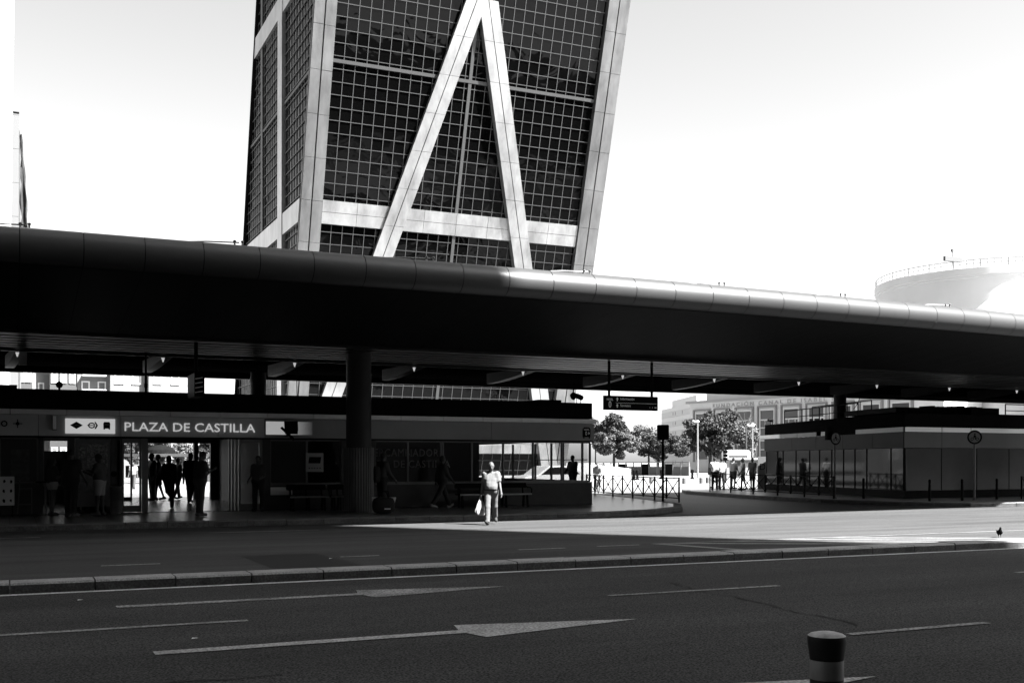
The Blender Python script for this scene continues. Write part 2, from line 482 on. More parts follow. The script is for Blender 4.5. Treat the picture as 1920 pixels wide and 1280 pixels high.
prof = [(24.45, 6.33), (34, 6.42), (44.0, 6.25), (44.35, 6.1), (44.5, 5.75), (44.4, 5.2), (44.1, 4.93), (43.9, 4.93), (43.9, 5.25), (24.5, 5.75)]
for a, b in zip(joints[:-1], joints[1:]):
    pass
vs = []
us = [U0 + (U1 - U0) * i / 26 for i in range(27)]
for u in us:
    for i, (v, z) in enumerate(prof):
        vs.append((u, v + (dv(u) if v < 25 else 0), z))
k = len(prof)
fs = [(i * k + j, i * k + (j + 1) % k, (i + 1) * k + (j + 1) % k, (i + 1) * k + j) for i in range(len(us) - 1) for j in range(k)]
fs += [tuple(range(k)), tuple((len(us) - 1) * k + j for j in range(k - 1, -1, -1))]
mb.add(vs, fs)
mb.m = [1 if (i % k) in (5, 6, 7, 8) and i < (len(us) - 1) * k else 0 for i in range(len(mb.f))]
mb.build('roof_deck', [mat('roof_deck_metal', 0.03, 0.6), M_SOFFIT], canopy, recalc=True)
for i in range(-9, 14):                                         # curved fins under the rear half
    u = 8.7 + 4.35 * i
    if not (U0 + 2 < u < U1 - 2): continue
    mb = MB()
    top, bot = [], []
    for j in range(11):
        t = j / 10; v = 35.3 + 4.6 * t
        bot.append((u + 0.45 * (1 - t) ** 1.2, v, 5.15 - 0.40 * math.sin(t * math.pi / 2) ** 1.3))
    for j in range(10):
        a, b = bot[j], bot[j + 1]
        for x0, x1 in ((-.14, .14),):
            mb.quad([(a[0] + x0, a[1], a[2]), (b[0] + x0, b[1], b[2]), (b[0] + x1, b[1], b[2]), (a[0] + x1, a[1], a[2])][::-1], 1)
            for xx in (x0, x1):
                mb.quad([(a[0] + xx, a[1], a[2]), (b[0] + xx, b[1], b[2]), (b[0] + xx, b[1], 5.158), (a[0] + xx, a[1], 5.158)], 0)
    e = bot[-1]
    mb.quad([(e[0] - .14, e[1], e[2]), (e[0] + .14, e[1], e[2]), (e[0] + .14, e[1], 5.158), (e[0] - .14, e[1], 5.158)], 0)
    mb.build('soffit_fin', [M_SOFFIT, mat('fin_edge', 0.012, 0.5, spec=0.1)], canopy, recalc=True)
for i in range(-4, 9):                                          # small downlights on the rear lip
    u = 8.3 + 4.05 * i
    mb = MB()
    mb.lathe((u, 34.68, 4.60), [(0.012, 0.08), (0.05, 0.2), (0.05, 0.212)], 10)
    lp = mb.build('downlight', M_SPOT, canopy)
    mb = MB(); mb.box(u - .02, u + .02, 34.62, 34.74, 4.815, 5.16)
    mb.build('bracket', M_DARK, lp)
for (u, v, r, base) in ((9.5, 31.6, 0.375, True), (38.7, 31.6, 0.375, True), (-19.7, 31.6, 0.375, True),
                        (8.85, 43.0, 0.31, False), (38.0, 43.0, 0.31, False)):
    mb = MB(); mb.lathe((u, v, 0.10), [(r, 0), (r, 5.05)], 40)
    c = mb.build('column', M_COLUMN, canopy, smooth=True)
    if base:
        mb = MB(); nf = 34
        prof2 = []
        for kk in range(nf * 2):
            a = 2 * math.pi * kk / (nf * 2); rr = 0.45 if kk % 2 == 0 else 0.425
            prof2.append((u + rr * math.cos(a), v + rr * math.sin(a)))
        mb.prism(prof2, 0.14, 2.06)
        mb.build('column_cladding', M_CLAD, c)
# safety-line brackets standing on the roof edge
def bracket(u):
    v = 24.75 + dv(u); mb = MB()
    for o in (0, 0.17):
        mb.tube([(u + o, v, 6.30), (u + o, v, 6.58)], 0.022, 8)
        mb.lathe((u + o, v, 6.55), [(0.022, 0), (0.035, 0.015), (0.035, 0.035), (0.015, 0.05)], 10)
    mb.tube([(u + .1, v, 6.55), (u - .6, v + .06, 6.53), (u - 1.5, v + .16, 6.46)], 0.016, 6)
    mb.build('safety_bracket', mat('galvanised_steel', 0.12, 0.45, metal=0.4), canopy, smooth=True)
for x in (38, 440, 800, 1097, 1355, 1592, 1803):
    u = PV(x, 480, 24.75)[0]
    bracket(u)

# ==================================================================== STATION BUILDING
VF, VB = 33.65, 44.0                                             # street face, rear face
UR, UL = 18.62, -16.0
def ux(x, y=860): return PV(x, y, VF)[0]
def zx(x, y): return PV(x, y, VF)[1]
station = thing('station_building', 'long low station hall with dark fascia and glazed doors under the canopy', 'station', (UR, VF, 0.15))
P = station
mb = MB(); mb.box(UL, UR, VF, VB, 0.10, 0.165); mb.build('floor_slab', M_FLOORIN, P)
mb = MB(); mb.box(UL, UR, VF + .05, VB, 2.62, 2.98); mb.build('ceiling', M_INNER, P)
# fascia: panels with open joints
mb = MB()
fj = [UL, ux(-200), ux(72), ux(225), ux(408), ux(495)]
for a, b in zip(fj[:-1], fj[1:]): mb.box(a + .006, b - .006, VF - .10, VF + .05, 2.38, 2.97, 1)
for a, b in ((ux(495), ux(919)), (ux(919), UR)): mb.box(a + .006, b - .006, VF - .10, VF + .05, 2.38, 2.97, 0)
mb.box(UL, UR, VF - .05, VF + .05, 2.33, 2.39, 2)
mb.box(UR - .06, UR - .005, VF + .05, VB, 2.38, 2.97, 0)
mb.build('fascia', [M_FASCIA, M_FASCIA_D, M_BLACK], P)
mb = MB()
sj = [UL, -6, -3.5, ux(19), ux(124), ux(223), ux(319), ux(411), ux(500), ux(586), ux(668), ux(749), ux(828), ux(902), ux(975), ux(1045), UR + .07]
for a, b in zip(sj[:-1], sj[1:]): mb.box(a + .008, b - .008, VF - .16, VF + .2, 2.985, 3.125)
mb.box(UR - .05, UR + .07, VF + .21, VB, 2.985, 3.125)
mb.build('cornice_strip', M_STRIP, P)
mb = MB()
mb.box(UL, UR - .05, VF - .06, VB, 3.14, 3.70)
mb.box(UL, UR - .05, VF - .062, VF - .05, 3.40, 3.408, 1)
mb.box(UL, ux(32), VF - .05, VF + 1, 3.70, 3.80)
mb.box(ux(1017), ux(1060), VF + .3, VF + 1.5, 3.70, 3.80)
mb.build('roof_parapet', [M_DARK, M_BLACK], P)
# street wall: low walls, piers
mb = MB()
mb.box(UL, ux(-2), VF, VF + .25, .15, 2.34)
mb.box(ux(-2), ux(74), VF, VF + .2, .15, 1.02)                    # under the poster case
mb.box(ux(74), ux(81), VF - .02, VF + .25, .15, 2.34)
mb.box(ux(128), ux(140), VF, VF + .25, .15, 2.34)
mb.box(ux(208), ux(219.5), VF - .03, VF + .25, .15, 2.34)
mb.box(ux(224.5), ux(229), VF, VF + .25, .15, 2.34)
mb.box(ux(219.5), ux(224.5), VF, VF + .25, .15, 0.72)
mb.box(ux(219.5), ux(224.5), VF, VF + .25, 2.28, 2.34)
mb.box(ux(492), ux(507), VF - .02, VF + .25, .15, 2.34)
mb.box(ux(507), ux(645), VF, VF + .25, .15, 0.93)
mb.box(ux(640), ux(704), VF - .01, VF + .25, .15, 2.34)
mb.box(ux(704), UR - .02, VF, VF + .25, .15, 0.93)
mb.box(UR - .25, UR - .02, VF + .26, VB, .15, 0.93)
mb.build('low_wall', M_STONEWALL, P)
mb = MB(); mb.box(ux(505), ux(548), VF - .012, VF - .002, .62, .86); mb.build('wall_panel', M_STRIP, P)
# rear wall with its openings
def ub(x): return PV(x, 860, VB)[0]
mb = MB()
holes = [(ub(81), ub(128), 2.04, 2.42), (ub(229), ub(244), 0.3, 2.35), (ub(247), ub(398), 0.165, 2.36)]
holes = [(a, min(b, UR - .35), c, d) for a, b, c, d in holes]
prev = UL
for a, b, c, d in holes:
    mb.box(prev, a, VB - .2, VB, .15, 2.62)
    if c > .2: mb.box(a, b, VB - .2, VB, .15, c)
    mb.box(a, b, VB - .2, VB, d, 2.62)
    prev = b
mb.box(prev, UR - .02, VB - .2, VB, .15, 2.62)
for x in (366, 397): mb.box(ub(x - 4), ub(x + 4), VB - .25, VB + .03, .166, 2.36)
mb.build('rear_wall', M_INNER, P)
for bx_ in ((ux(140) + .3, ux(140) + .42, VF + .3, VB - .3, .166, 2.62),
            (7.45, 7.57, VF + 1.2, VB - .3, .166, 2.62),
            (ux(205), ux(205) + .12, VF + 1.2, VB - .3, .166, 2.62),
            (ux(640), ux(640) + .12, VF + .3, VB - .3, .166, 2.62),
            (ux(640) + .13, ux(905), VF + 3.0, VF + 3.12, .166, 2.62)):
    mb = MB(); mb.box(*bx_); mb.build('partition', M_INNER, P)
for s_, xa, xb, z in (('INTERCAMBIADOR', 672, 822, PV(800, 855, VF + 2.97)[1]), ('PLAZA DE CASTILLA', 676, 844, PV(800, 876, VF + 2.97)[1])):
    mb = MB(); lettering(mb, s_, .37, (0, VF + 2.985, z), (1, 0, 0), (0, 0, 1), .02, spacing=1.1)
    xs = [q[0] for q in mb.v]; ua, ub_ = PV(xa, 860, VF + 2.97)[0], PV(xb, 860, VF + 2.97)[0]
    mb.v = [(ua + (q[0] - min(xs)) / (max(xs) - min(xs)) * (ub_ - ua), q[1], q[2]) for q in mb.v]
    mb.build('wall_lettering', mat('grey_wall_letters', 0.32, 0.6), P)
# window frames, panes
def window(x0, x1, y_sill, bars, z1=2.34, v=VF + .04, wide=.05):
    u0, u1, z0 = ux(x0), ux(x1), y_sill
    mb = MB()
    mb.box(u0, u1, v, v + .08, z0, z0 + wide); mb.box(u0, u1, v, v + .08, z1 - wide, z1)
    for b in [x0] + list(bars) + [x1]:
        c = ux(b); mb.box(c - wide / 2, c + wide / 2, v - .003, v + .083, z0 + wide, z1 - wide)
    f = mb.build('window', M_FRAME, P)
    ed = [ux(b) for b in [x0] + list(bars) + [x1]]
    mb = MB()
    for a, b in zip(ed[:-1], ed[1:]):
        mb.quad([(a + .02, v + .04, z0 + wide), (b - .02, v + .04, z0 + wide), (b - .02, v + .04, z1 - wide), (a + .02, v + .04, z1 - wide)])
    mb.build('pane', M_GLASS, f)
    return f
window(0, 71, 1.03, [])
window(81, 128, 0.95, [], 2.42 - .08)
window(507, 640, 0.94, [576])
window(704, 1108, 0.94, [766, 828, 832, 886, 945, 1001, 1055])
mb = MB(); mb.box(ux(704), UR - .02, VF - .03, VF + .03, .905, .938); mb.box(ux(507), ux(645), VF - .03, VF + .03, .905, .938); mb.build('window_sill', M_FRAME, P)
# gable-end glazing at the right end
mb = MB()
for x in (962, 1004, 1034, 1056, 1092):
    r_ = ray(x, 860); v = (UR - .06) * r_[1] / r_[0]
    mb.box(UR - .10, UR - .03, v - .03, v + .03, .98, 2.34)
mb.box(UR - .09, UR - .04, VF + .3, VB, 1.70, 1.73)
mb.box(UR - .10, UR - .03, VF + .26, VB, .93, .98)
f = mb.build('window', M_FRAME, P)
mb = MB(); mb.quad([(UR - .06, VF + .26, .98), (UR - .06, VB - .2, .98), (UR - .06, VB - .2, 2.34), (UR - .06, VF + .26, 2.34)]); mb.build('pane', M_GLASS, f)
# sliding glass doors either side of the way in
for (x0, x1, posts) in ((229, 266, (268, 272, 276)), (449, 491, (431, 436.5, 443))):
    mb = MB(); u0, u1 = ux(x0), ux(x1)
    v = VF + .10
    mb.box(u0, u0 + .06, v, v + .05, .17, 2.32); mb.box(u1 - .06, u1, v, v + .05, .17, 2.32)
    mb.box(u0 + .06, u1 - .06, v, v + .05, .17, .36); mb.box(u0 + .06, u1 - .06, v, v + .05, 2.22, 2.32)
    d = mb.build('sliding_door', M_STEEL, P)
    mb = MB(); mb.quad([(u0 + .06, v + .025, .36), (u1 - .06, v + .025, .36), (u1 - .06, v + .025, 2.22), (u0 + .06, v + .025, 2.22)]); mb.build('pane', M_GLASS, d)
    mb = MB()
    for p in posts: mb.box(ux(p) - .028, ux(p) + .028, VF + .02, VF + .09, .165, 2.33)
    mb.build('door_post', M_STEEL, P)
# flat cover plates / map case
mb = MB(); mb.box(ux(141), ux(207), VF - .03, VF + .02, .35, 2.30)
f = mb.build('map_case', M_FRAME, P)
mb = MB(); mb.box(ux(146), ux(203), VF - .036, VF - .031, .75, 2.2); mb.build('backing_sheet', mat('map_paper', 0.06, 0.5, var=0.5, vscale=9), f)
mb = MB()
for (xa, xb, ya, yb) in ((147, 160, 838, 860), (147, 160, 863, 880), (163, 202, 832, 856), (163, 202, 858, 880)):
    mb.box(ux(xa), ux(xb), VF - .0395, VF - .0365, zx(xa, yb), zx(xa, ya))
mb.build('map_sheet', mat('map_print', 0.09, 0.5, var=0.7, vscale=16, speck=0.5, sscale=30), f)
mb = MB(); mb.lathe((ux(213), VF - .04, 1.37), [(0.005, 0), (0.005, 0.001)], 4)
# wall intercom: round plate on the pier
mb = MB()
c = (ux(213), VF - .045, zx(213, 888)); vs = [(c[0] + .085 * math.cos(t * math.pi / 10), c[1], c[2] + .085 * math.sin(t * math.pi / 10)) for t in range(20)]
mb.vprism([(p[0], p[2]) for p in vs], VF - .05, VF - .031)
mb.build('intercom', M_BLACK, P)
# poster on the rear wall behind the case window
mb = MB(); mb.box(ux(20), ux(56), VF + .5, VF + .51, 1.1, 2.0); mb.build('poster', mat('poster_print', 0.04, 0.6, var=0.7, vscale=7), P)

# ---- things fixed on or standing at the station front
VS = VF - .10
def board(name, label, cat, x0, x1, y0, y1, m, v=VS, depth=.05):
    u0, u1 = ux(x0), ux(x1); z1 = PV(x0, y0, v)[1]; z0 = PV(x0, y1, v)[1]
    t = thing(name, label, cat, ((u0 + u1) / 2, v, z0))
    mb = MB(); mb.box(u0, u1, v - depth, v - .002, z0, z1); mb.build('panel', m, t)
    return t, u0, u1, z0, z1, v - depth
t, u0, u1, z0, z1, vv = board('transport_sign', 'bright white sign box with three dark transport symbols above the entrance', 'sign', 122, 215, 784, 812, M_LIT)
w, h = u1 - u0, z1 - z0; cz = (z0 + z1) / 2 + .02
mb = MB()
def vpoly(poly, m=0, d0=.004, d1=.001): mb.vprism(poly, vv - d0, vv - d1, m)
cx = u0 + w * .22
vpoly([(cx - .17, cz), (cx, cz - .105), (cx + .17, cz), (cx, cz + .105)])
mb.vprism([(cx - .09, cz - .025), (cx + .09, cz - .025), (cx + .09, cz + .025), (cx - .09, cz + .025)], vv - .006, vv - .0045, 1)
cx = u0 + w * .54                                               # round e with an arrow head
arc = [(cx - .02 + .10 * math.cos(R(a)), cz + .085 * math.sin(R(a))) for a in range(10, 351, 20)]
arc2 = [(cx - .02 + .065 * math.cos(R(a)), cz + .05 * math.sin(R(a))) for a in range(10, 351, 20)]
for i in range(len(arc) - 1): vpoly([arc[i], arc[i + 1], arc2[i + 1], arc2[i]])
vpoly([(cx - .14, cz - .012), (cx + .06, cz - .012), (cx + .06, cz + .014), (cx - .14, cz + .014)], 0, .0055, .0045)
vpoly([(cx + .05, cz + .1), (cx + .09, cz + .1), (cx + .15, cz), (cx + .09, cz - .1), (cx + .05, cz - .1), (cx + .10, cz)])
cx = u0 + w * .83                                               # bus seen from the front
vpoly([(cx - .09, cz - .085), (cx + .09, cz - .085), (cx + .095, cz + .06), (cx + .07, cz + .105), (cx - .07, cz + .105), (cx - .095, cz + .06)])
for s in (-1, 1): vpoly([(cx + s * .07 - .02, cz - .11), (cx + s * .07 + .02, cz - .11), (cx + s * .07 + .02, cz - .086), (cx + s * .07 - .02, cz - .086)])
mb.vprism([(cx - .075, cz - .005), (cx + .075, cz - .005), (cx + .065, cz + .07), (cx - .065, cz + .07)], vv - .006, vv - .0045, 1)
mb.build('symbols', [M_BLACK, M_CLAIM], t)
t = thing('name_sign', 'large pale letters reading PLAZA DE CASTILLA over the entrance doors', 'sign', (ux(356), VS, 2.5))
mb = MB()
lettering(mb, 'PLAZA DE CASTILLA', .36, (ux(233), VS - .005, 2.545), (1, 0, 0), (0, 0, 1), .03, sx=1.0)
xs = [p[0] for p in mb.v]; k = (ux(477) - ux(233)) / (max(xs) - min(xs)); x0 = min(xs)
mb.v = [(ux(233) + (p[0] - x0) * k, p[1], p[2]) for p in mb.v]
mb.build('letters', M_LETTER, t)
t, u0, u1, z0, z1, vv = board('light_panel', 'pale fading sign panel behind the projecting screen, beside the station name', 'sign', 496, 584, 789, 815, mat('panel_back', 0.15, 0.5))
mb = MB()
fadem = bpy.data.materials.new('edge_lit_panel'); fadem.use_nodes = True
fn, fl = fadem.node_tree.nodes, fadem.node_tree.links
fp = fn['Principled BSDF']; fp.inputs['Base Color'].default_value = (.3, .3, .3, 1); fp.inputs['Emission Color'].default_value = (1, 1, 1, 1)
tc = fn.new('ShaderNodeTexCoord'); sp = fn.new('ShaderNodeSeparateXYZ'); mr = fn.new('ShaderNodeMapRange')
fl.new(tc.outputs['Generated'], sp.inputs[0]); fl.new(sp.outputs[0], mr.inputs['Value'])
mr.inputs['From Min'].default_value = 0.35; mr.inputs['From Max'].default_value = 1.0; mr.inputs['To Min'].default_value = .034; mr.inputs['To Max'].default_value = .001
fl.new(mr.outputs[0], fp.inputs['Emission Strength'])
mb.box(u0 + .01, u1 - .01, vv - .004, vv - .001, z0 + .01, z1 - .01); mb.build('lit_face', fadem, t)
# projecting information screen
t = thing('information_screen', 'small dark screen on a bracket in front of the fading panel', 'screen', (ux(534), VS - .5, 2.5))
mb = MB(); cu, cz = ux(536), zx(536, 804)
mb.bar((cu - .16, VS - .52, cz - .12), (cu + .22, VS - .50, cz - .12), .07, .10)
mb.bar((cu, VS - .5, cz - .13), (cu, VS, cz - .2), .06, .06)
mb.bar((cu - .28, VS - .50, cz + .03), (cu + .12, VS - .48, cz - .34), .05, .07)
mb.build('bracket', M_BLACK, t)
mb = MB(); mb.bar((cu - .16, VS - .45, cz + .06), (cu + .24, VS - .42, cz + .08), .10, .30); mb.build('screen_case', M_DARK, t)
# level badge by the corner
t = thing('level_badge', 'small black bus-shaped badge reading NIVEL 0 at the corner of the fascia', 'sign', (ux(1098), VS, 2.5))
mb = MB(); u0, u1 = ux(1090), ux(1104); z0, z1 = zx(1097, 819), zx(1097, 801)
w = u1 - u0
mb.vprism([(u0, z0), (u1, z0), (u1 + .005, z1 - .06), (u1 - .05, z1), (u0 + .05, z1), (u0 - .005, z1 - .06)], VS - .02, VS - .001)
for a in (u0 + .02, u1 - .06): mb.box(a, a + .04, VS - .02, VS - .001, z0 - .05, z0 - .001)
mb.build('badge_plate', M_BLACK, t)
mb = MB(); lettering(mb, 'NIVEL', .085, (u0 + w / 2, VS - .0205, z1 - .11), (1, 0, 0), (0, 0, 1), .003, 'CENTER')
lettering(mb, '0', .2, (u0 + w / 2 - .02, VS - .0205, z0 + .06), (1, 0, 0), (0, 0, 1), .003, 'CENTER', .75)
mb.vprism([(u1 - .08, z0 + .08), (u1 - .02, z0 + .13), (u1 - .08, z0 + .18)], VS - .0235, VS - .0205)
mb.build('badge_lettering', M_STRIP, t)
# wall lamp
t = thing('wall_lamp', 'narrow upright wall lamp on the fascia beside the symbol sign', 'lamp', (ux(102), VS, 2.4))
u0, u1 = ux(97), ux(106); z0, z1 = zx(100, 806), zx(100, 780)
mb = MB(); mb.box(u0, u1, VS - .05, VS - .002, z0, z1); mb.build('lamp_base', M_BLACK, t)
mb = MB(); mb.box(u0 + .02, u1 - .01, VS - .14, VS - .051, z0 + .02, z1); mb.build('lamp_cover', mat('lamp_cover', 0.8, 0.5), t, smooth=False)
for i, (x, what) in enumerate(((8, 'ring'), (33, 'star'))):
    c = (ux(x), zx(x, 794)); mb = MB()
    if what == 'ring':
        for k in range(20):
            a, b = R(18 * k), R(18 * k + 18)
            mb.vprism([(c[0] + .085 * math.cos(a), c[1] + .085 * math.sin(a)), (c[0] + .085 * math.cos(b), c[1] + .085 * math.sin(b)),
                       (c[0] + .05 * math.cos(b), c[1] + .05 * math.sin(b)), (c[0] + .05 * math.cos(a), c[1] + .05 * math.sin(a))], VS - .02, VS - .001)
        tag(mb.build('wall_emblem', M_BLACK, None), 'dark ring emblem on the fascia above the poster case', 'emblem')
    else:
        mb.vprism([(c[0] + .05 * math.cos(R(k * 36)), c[1] + .05 * math.sin(R(k * 36))) for k in range(10)], VS - .02, VS - .001)
        mb.box(c[0] - .12, c[0] + .12, VS - .018, VS - .001, c[1] - .012, c[1] + .012)
        mb.box(c[0] - .012, c[0] + .012, VS - .016, VS - .001, c[1] - .12, c[1] + .12)
        tag(mb.build('wall_emblem', M_BLACK, None), 'small dark cross-shaped emblem beside the ring emblem', 'emblem')
# ticket/information machine poster on the window
t = thing('notice_board', 'pale notice with a dark screen picture hung in the window behind the bench', 'notice', (ux(590), VF - .02, 1.3))
u0, u1, z0, z1 = ux(573), ux(606), zx(590, 884), zx(590, 849)
mb = MB(); mb.box(u0, u1, VF - .03, VF - .005, z0, z1); mb.build('sheet', mat('notice_paper', 0.16, 0.6), t)
mb = MB(); mb.vprism([(u0 + .08, z1 - .32), (u1 - .1, z1 - .32), (u1 - .07, z1 - .12), (u0 + .11, z1 - .12)], VF - .034, VF - .031)
for k in range(5): mb.box(u0 + .09 + k * .085, u0 + .13 + k * .085, VF - .034, VF - .031, z0 + .1, z0 + .13)
mb.build('print', M_BLACK, t)
# litter bin
cu = ux(216)
t = thing('litter_bin', 'tall dark cylindrical litter bin beside the entrance door', 'litter bin', (cu, VF - .45, .15))
mb = MB(); mb.lathe((cu, VF - .45, .15), [(.15, 0), (.17, .02), (.175, .70), (.19, .72), (.19, .78), (.16, .80)], 24); mb.build('bin_body', mat('bin_paint', 0.03, 0.5, var=0.4, vscale=5), t, smooth=True)
mb = MB(); mb.lathe((cu, VF - .45, .951), [(.15, 0), (.12, .015)], 24); mb.build('bin_lid', M_BLACK, t)
# menu board leaning at the far left, with a tall stool beside it
t = thing('menu_board', 'white board with small dark food pictures leaning by the wall', 'board', (ux(8), VF - .9, .15))
u0, u1, z0, z1 = PV(-25, 900, VF - .9)[0], PV(27, 900, VF - .9)[0], PV(10, 947, VF - .9)[1], PV(10, 893, VF - .9)[1]
mb = MB(); mb.bar(((u0 + u1) / 2, VF - .92, z0), ((u0 + u1) / 2, VF - .85, z1), u1 - u0, .03, up=(0, 1, 0)); mb.build('board_face', mat('board_white', 0.3, 0.6), t)
mb = MB()
for i in range(4):
    for j in range(3):
        a = u0 + (i + .5) * (u1 - u0) / 4; z = z0 + (j + .5) * (z1 - z0) / 3; yv = VF - .92 + .07 * (z - z0) / (z1 - z0) - .019
        pts = [(a + rnd.uniform(.02, .045) * math.cos(k * 1.05), z + rnd.uniform(.03, .07) * math.sin(k * 1.05)) for k in range(6)]
        mb.vprism(pts, yv - .004, yv)
mb.build('pictures', M_BLACK, t)
mb = MB()
for a in (u0 + .05, u1 - .05): mb.bar((a, VF - .93, .15), (a, VF - .90, z0 + .02), .03, .03)
mb.build('leg', M_DARK, t)
t = thing('display_frame', 'slim empty metal frame stand between the menu board and the wall shelf', 'stand', (ux(47), VF - .5, .15))
mb = MB(); a, b = ux(36), ux(59); v = VF - .45
mb.bar((a - .05, v, .15), (a + .02, v, 1.12), .03, .03); mb.bar((b, v, .15), (b, v, .92), .03, .03)
mb.bar((a + .02, v, .90), (b + .01, v, .90), .03, .03); mb.bar((a - .03, v, .46), (b, v, .46), .03, .03)
mb.build('frame', mat('frame_grey', 0.05, 0.4), t)
t = thing('wall_shelf', 'narrow dark counter on one pale post beside the girl in white shorts', 'counter', (ux(80), VF - .3, .15))
mb = MB(); mb.box(ux(66), ux(88), VF - .5, VF - .05, 1.06, 1.10); mb.build('counter_top', M_BLACK, t)
mb = MB(); mb.box(ux(83), ux(87), VF - .3, VF - .22, .15, 1.058); mb.build('leg', mat('post_grey', 0.08, 0.5), t)
# benches along the front
def bench(x0, x1, label):
    u0, u1 = ux(x0), ux(x1); v = VF - .75
    t = thing('bench', label, 'bench', ((u0 + u1) / 2, v, .15), group='benches along the station front')
    mb = MB(); mb.box(u0, u1, v - .22, v + .22, .56, .60); mb.box(u0, u1, v - .235, v - .221, .55, .605, 1); mb.build('seat', [M_DARK, M_STEEL], t)
    n = max(2, round((u1 - u0) / .9))
    for k in range(n + 1):
        a = u0 + .12 + (u1 - u0 - .24) * k / n
        mb = MB(); mb.bar((a, v - .15, .15), (a, v - .1, .56), .06, .05); mb.bar((a, v + .2, .15), (a, v + .15, .56), .06, .05); mb.build('leg', M_BLACK, t)
    mb = MB(); mb.bar((u0, v + .25, .86), (u1, v + .25, .86), .03, .16); 
    for k in range(n + 1):
        a = u0 + .12 + (u1 - u0 - .24) * k / n; mb.bar((a, v + .22, .6), (a, v + .27, .8), .04, .03)
    mb.build('backrest', M_DARK, t)
    mb = MB()
    for a in (u0, u1):
        mb.tube([(a, v - .2, .60), (a, v - .22, .74), (a, v - .1, .80), (a, v + .15, .80), (a, v + .24, .84)], .02, 6)
    mb.build('armrest', M_BLACK, t)
bench(530, 602, 'dark metal bench under the window with the pale notice')
bench(606, 642, 'short dark bench partly behind the fluted column')
bench(842, 974, 'long dark bench behind the man in the pale shirt')
# roof clutter
t = thing('roof_floodlight', 'small black floodlight tilted on the roof corner above the NIVEL badge', 'floodlight', (ux(1096), VF + .4, 3.7))
c = (ux(1096), VF + .4, 3.95)
mb = MB(); mb.tube([(c[0] - .2, c[1] - .05, c[2] + .06), (c[0] - .06, c[1], c[2] + .01), (c[0] + .14, c[1] + .05, c[2] - .05)], [.06, .10, .09], 12); mb.build('lamp_head', M_BLACK, t, smooth=True)
mb = MB(); mb.tube([(c[0] - .1, c[1], 3.69), (c[0] - .1, c[1], 3.93)], .015, 6); mb.tube([(c[0] + .05, c[1], 3.69), (c[0] + .05, c[1], 3.88)], .015, 6); mb.build('foot', M_BLACK, t)
t = thing('roof_camera', 'round black ball camera on the roof parapet against the flats', 'camera', (ux(112), VF + .3, 3.7))
mb = MB(); mb.lathe((ux(112), VF + .3, 3.76), [(.02, 0), (.06, .02), (.088, .055), (.1, .1), (.088, .145), (.06, .18), (.01, .2)], 16); mb.build('camera_dome', M_BLACK, t, smooth=True)
mb = MB(); mb.tube([(ux(112), VF + .3, 3.69), (ux(112), VF + .3, 3.78)], .03, 8); mb.build('stem', M_BLACK, t)
t = thing('roof_post', 'short black post on the station roof in front of the flats', 'post', (ux(277), VF + .5, 3.7))
mb = MB(); mb.tube([(ux(277), VF + .5, 3.69), (ux(277), VF + .5, 4.6), (ux(277), VF + .5, 4.94)], .03, 8); mb.lathe((ux(277), VF + .5, 3.85), [(.04, 0), (.05, .03), (.05, .12), (.035, .15)], 8); mb.build('pole', M_BLACK, t)

# ==================================================================== hanging signs and fittings under the canopy
v = 30.6
u0, z1 = PV(1132, 741, v); u1 = PV(1232, 744, v)[0]; z0 = PV(1132, 768, v)[1]
t = thing('hanging_sign', 'black hanging direction sign reading NIVEL 0 with two arrows', 'sign', ((u0 + u1) / 2, v, z0))
mb = MB(); mb.box(u0, u1, v - .05, v + .05, z0, z1); mb.build('sign_panel', M_BLACK, t)
for x in (1142, 1222):
    a = PV(x, 740, v)[0]; mb = MB(); mb.tube([(a, v, z1 - .01), (a, v, 4.89)], .045, 10); mb.build('hanger', M_BLACK, t)
mb = MB(); w = u1 - u0; h = z1 - z0; f = v - .0505
lettering(mb, 'NIVEL', .10, (u0 + w * .10, f, z0 + h * .66), (1, 0, 0), (0, 0, 1), .003, 'CENTER', .9)
lettering(mb, '0', .30, (u0 + w * .10, f, z0 + h * .17), (1, 0, 0), (0, 0, 1), .003, 'CENTER', .7)
for zz, s in ((.62, 'Información'), (.16, 'Servicios')):
    a, z = u0 + w * .235, z0 + h * zz
    mb.vprism([(a - .045, z + .06), (a + .045, z + .06), (a, z + .13)], f - .003, f)
    mb.box(a - .015, a + .015, f - .003, f, z, z + .06)
    lettering(mb, s, .11, (u0 + w * .29, f, z + .04), (1, 0, 0), (0, 0, 1), .003)
mb.box(u0 + w * .21, u1 - w * .03, f - .003, f, z0 + h * .485, z0 + h * .505)
mb.box(u1 - w * .065, u1 - w * .03, f - .003, f, z0 + h * .19, z0 + h * .26)
for k in (.10, .15): mb.box(u1 - w * k - .02, u1 - w * k, f - .003, f, z0 + h * .2, z0 + h * .25)
mb.build('sign_lettering', mat('sign_grey', 0.8, 0.6), t)
v = 30.4
t = thing('platform_sign', 'black hanging box sign seen nearly edge-on beneath the canopy', 'sign', (PV(367, 740, v)[0], v, 3.4))
mb = MB(); a, b = PV(358, 740, v)[0], PV(377, 740, v)[0]; z0, z1 = PV(367, 745, v)[1], PV(367, 702, v)[1]
mb.box(a, b, v - .6, v + .6, z0, z1); mb.build('sign_box', M_BLACK, t)
mb = MB()
for k in range(4): mb.bar((a + .02, v - .604, z0 + .1 + k * .12), (b - .05, v - .604, z0 + .14 + k * .12), .006, .02)
mb.build('stripe_print', M_STRIP, t)
mb = MB(); mb.tube([((a + b) / 2, v, z1 - .01), ((a + b) / 2, v, 4.89)], .05, 8); mb.build('hanger', M_BLACK, t)
v = 35.0
c = PV(43, 670, v)
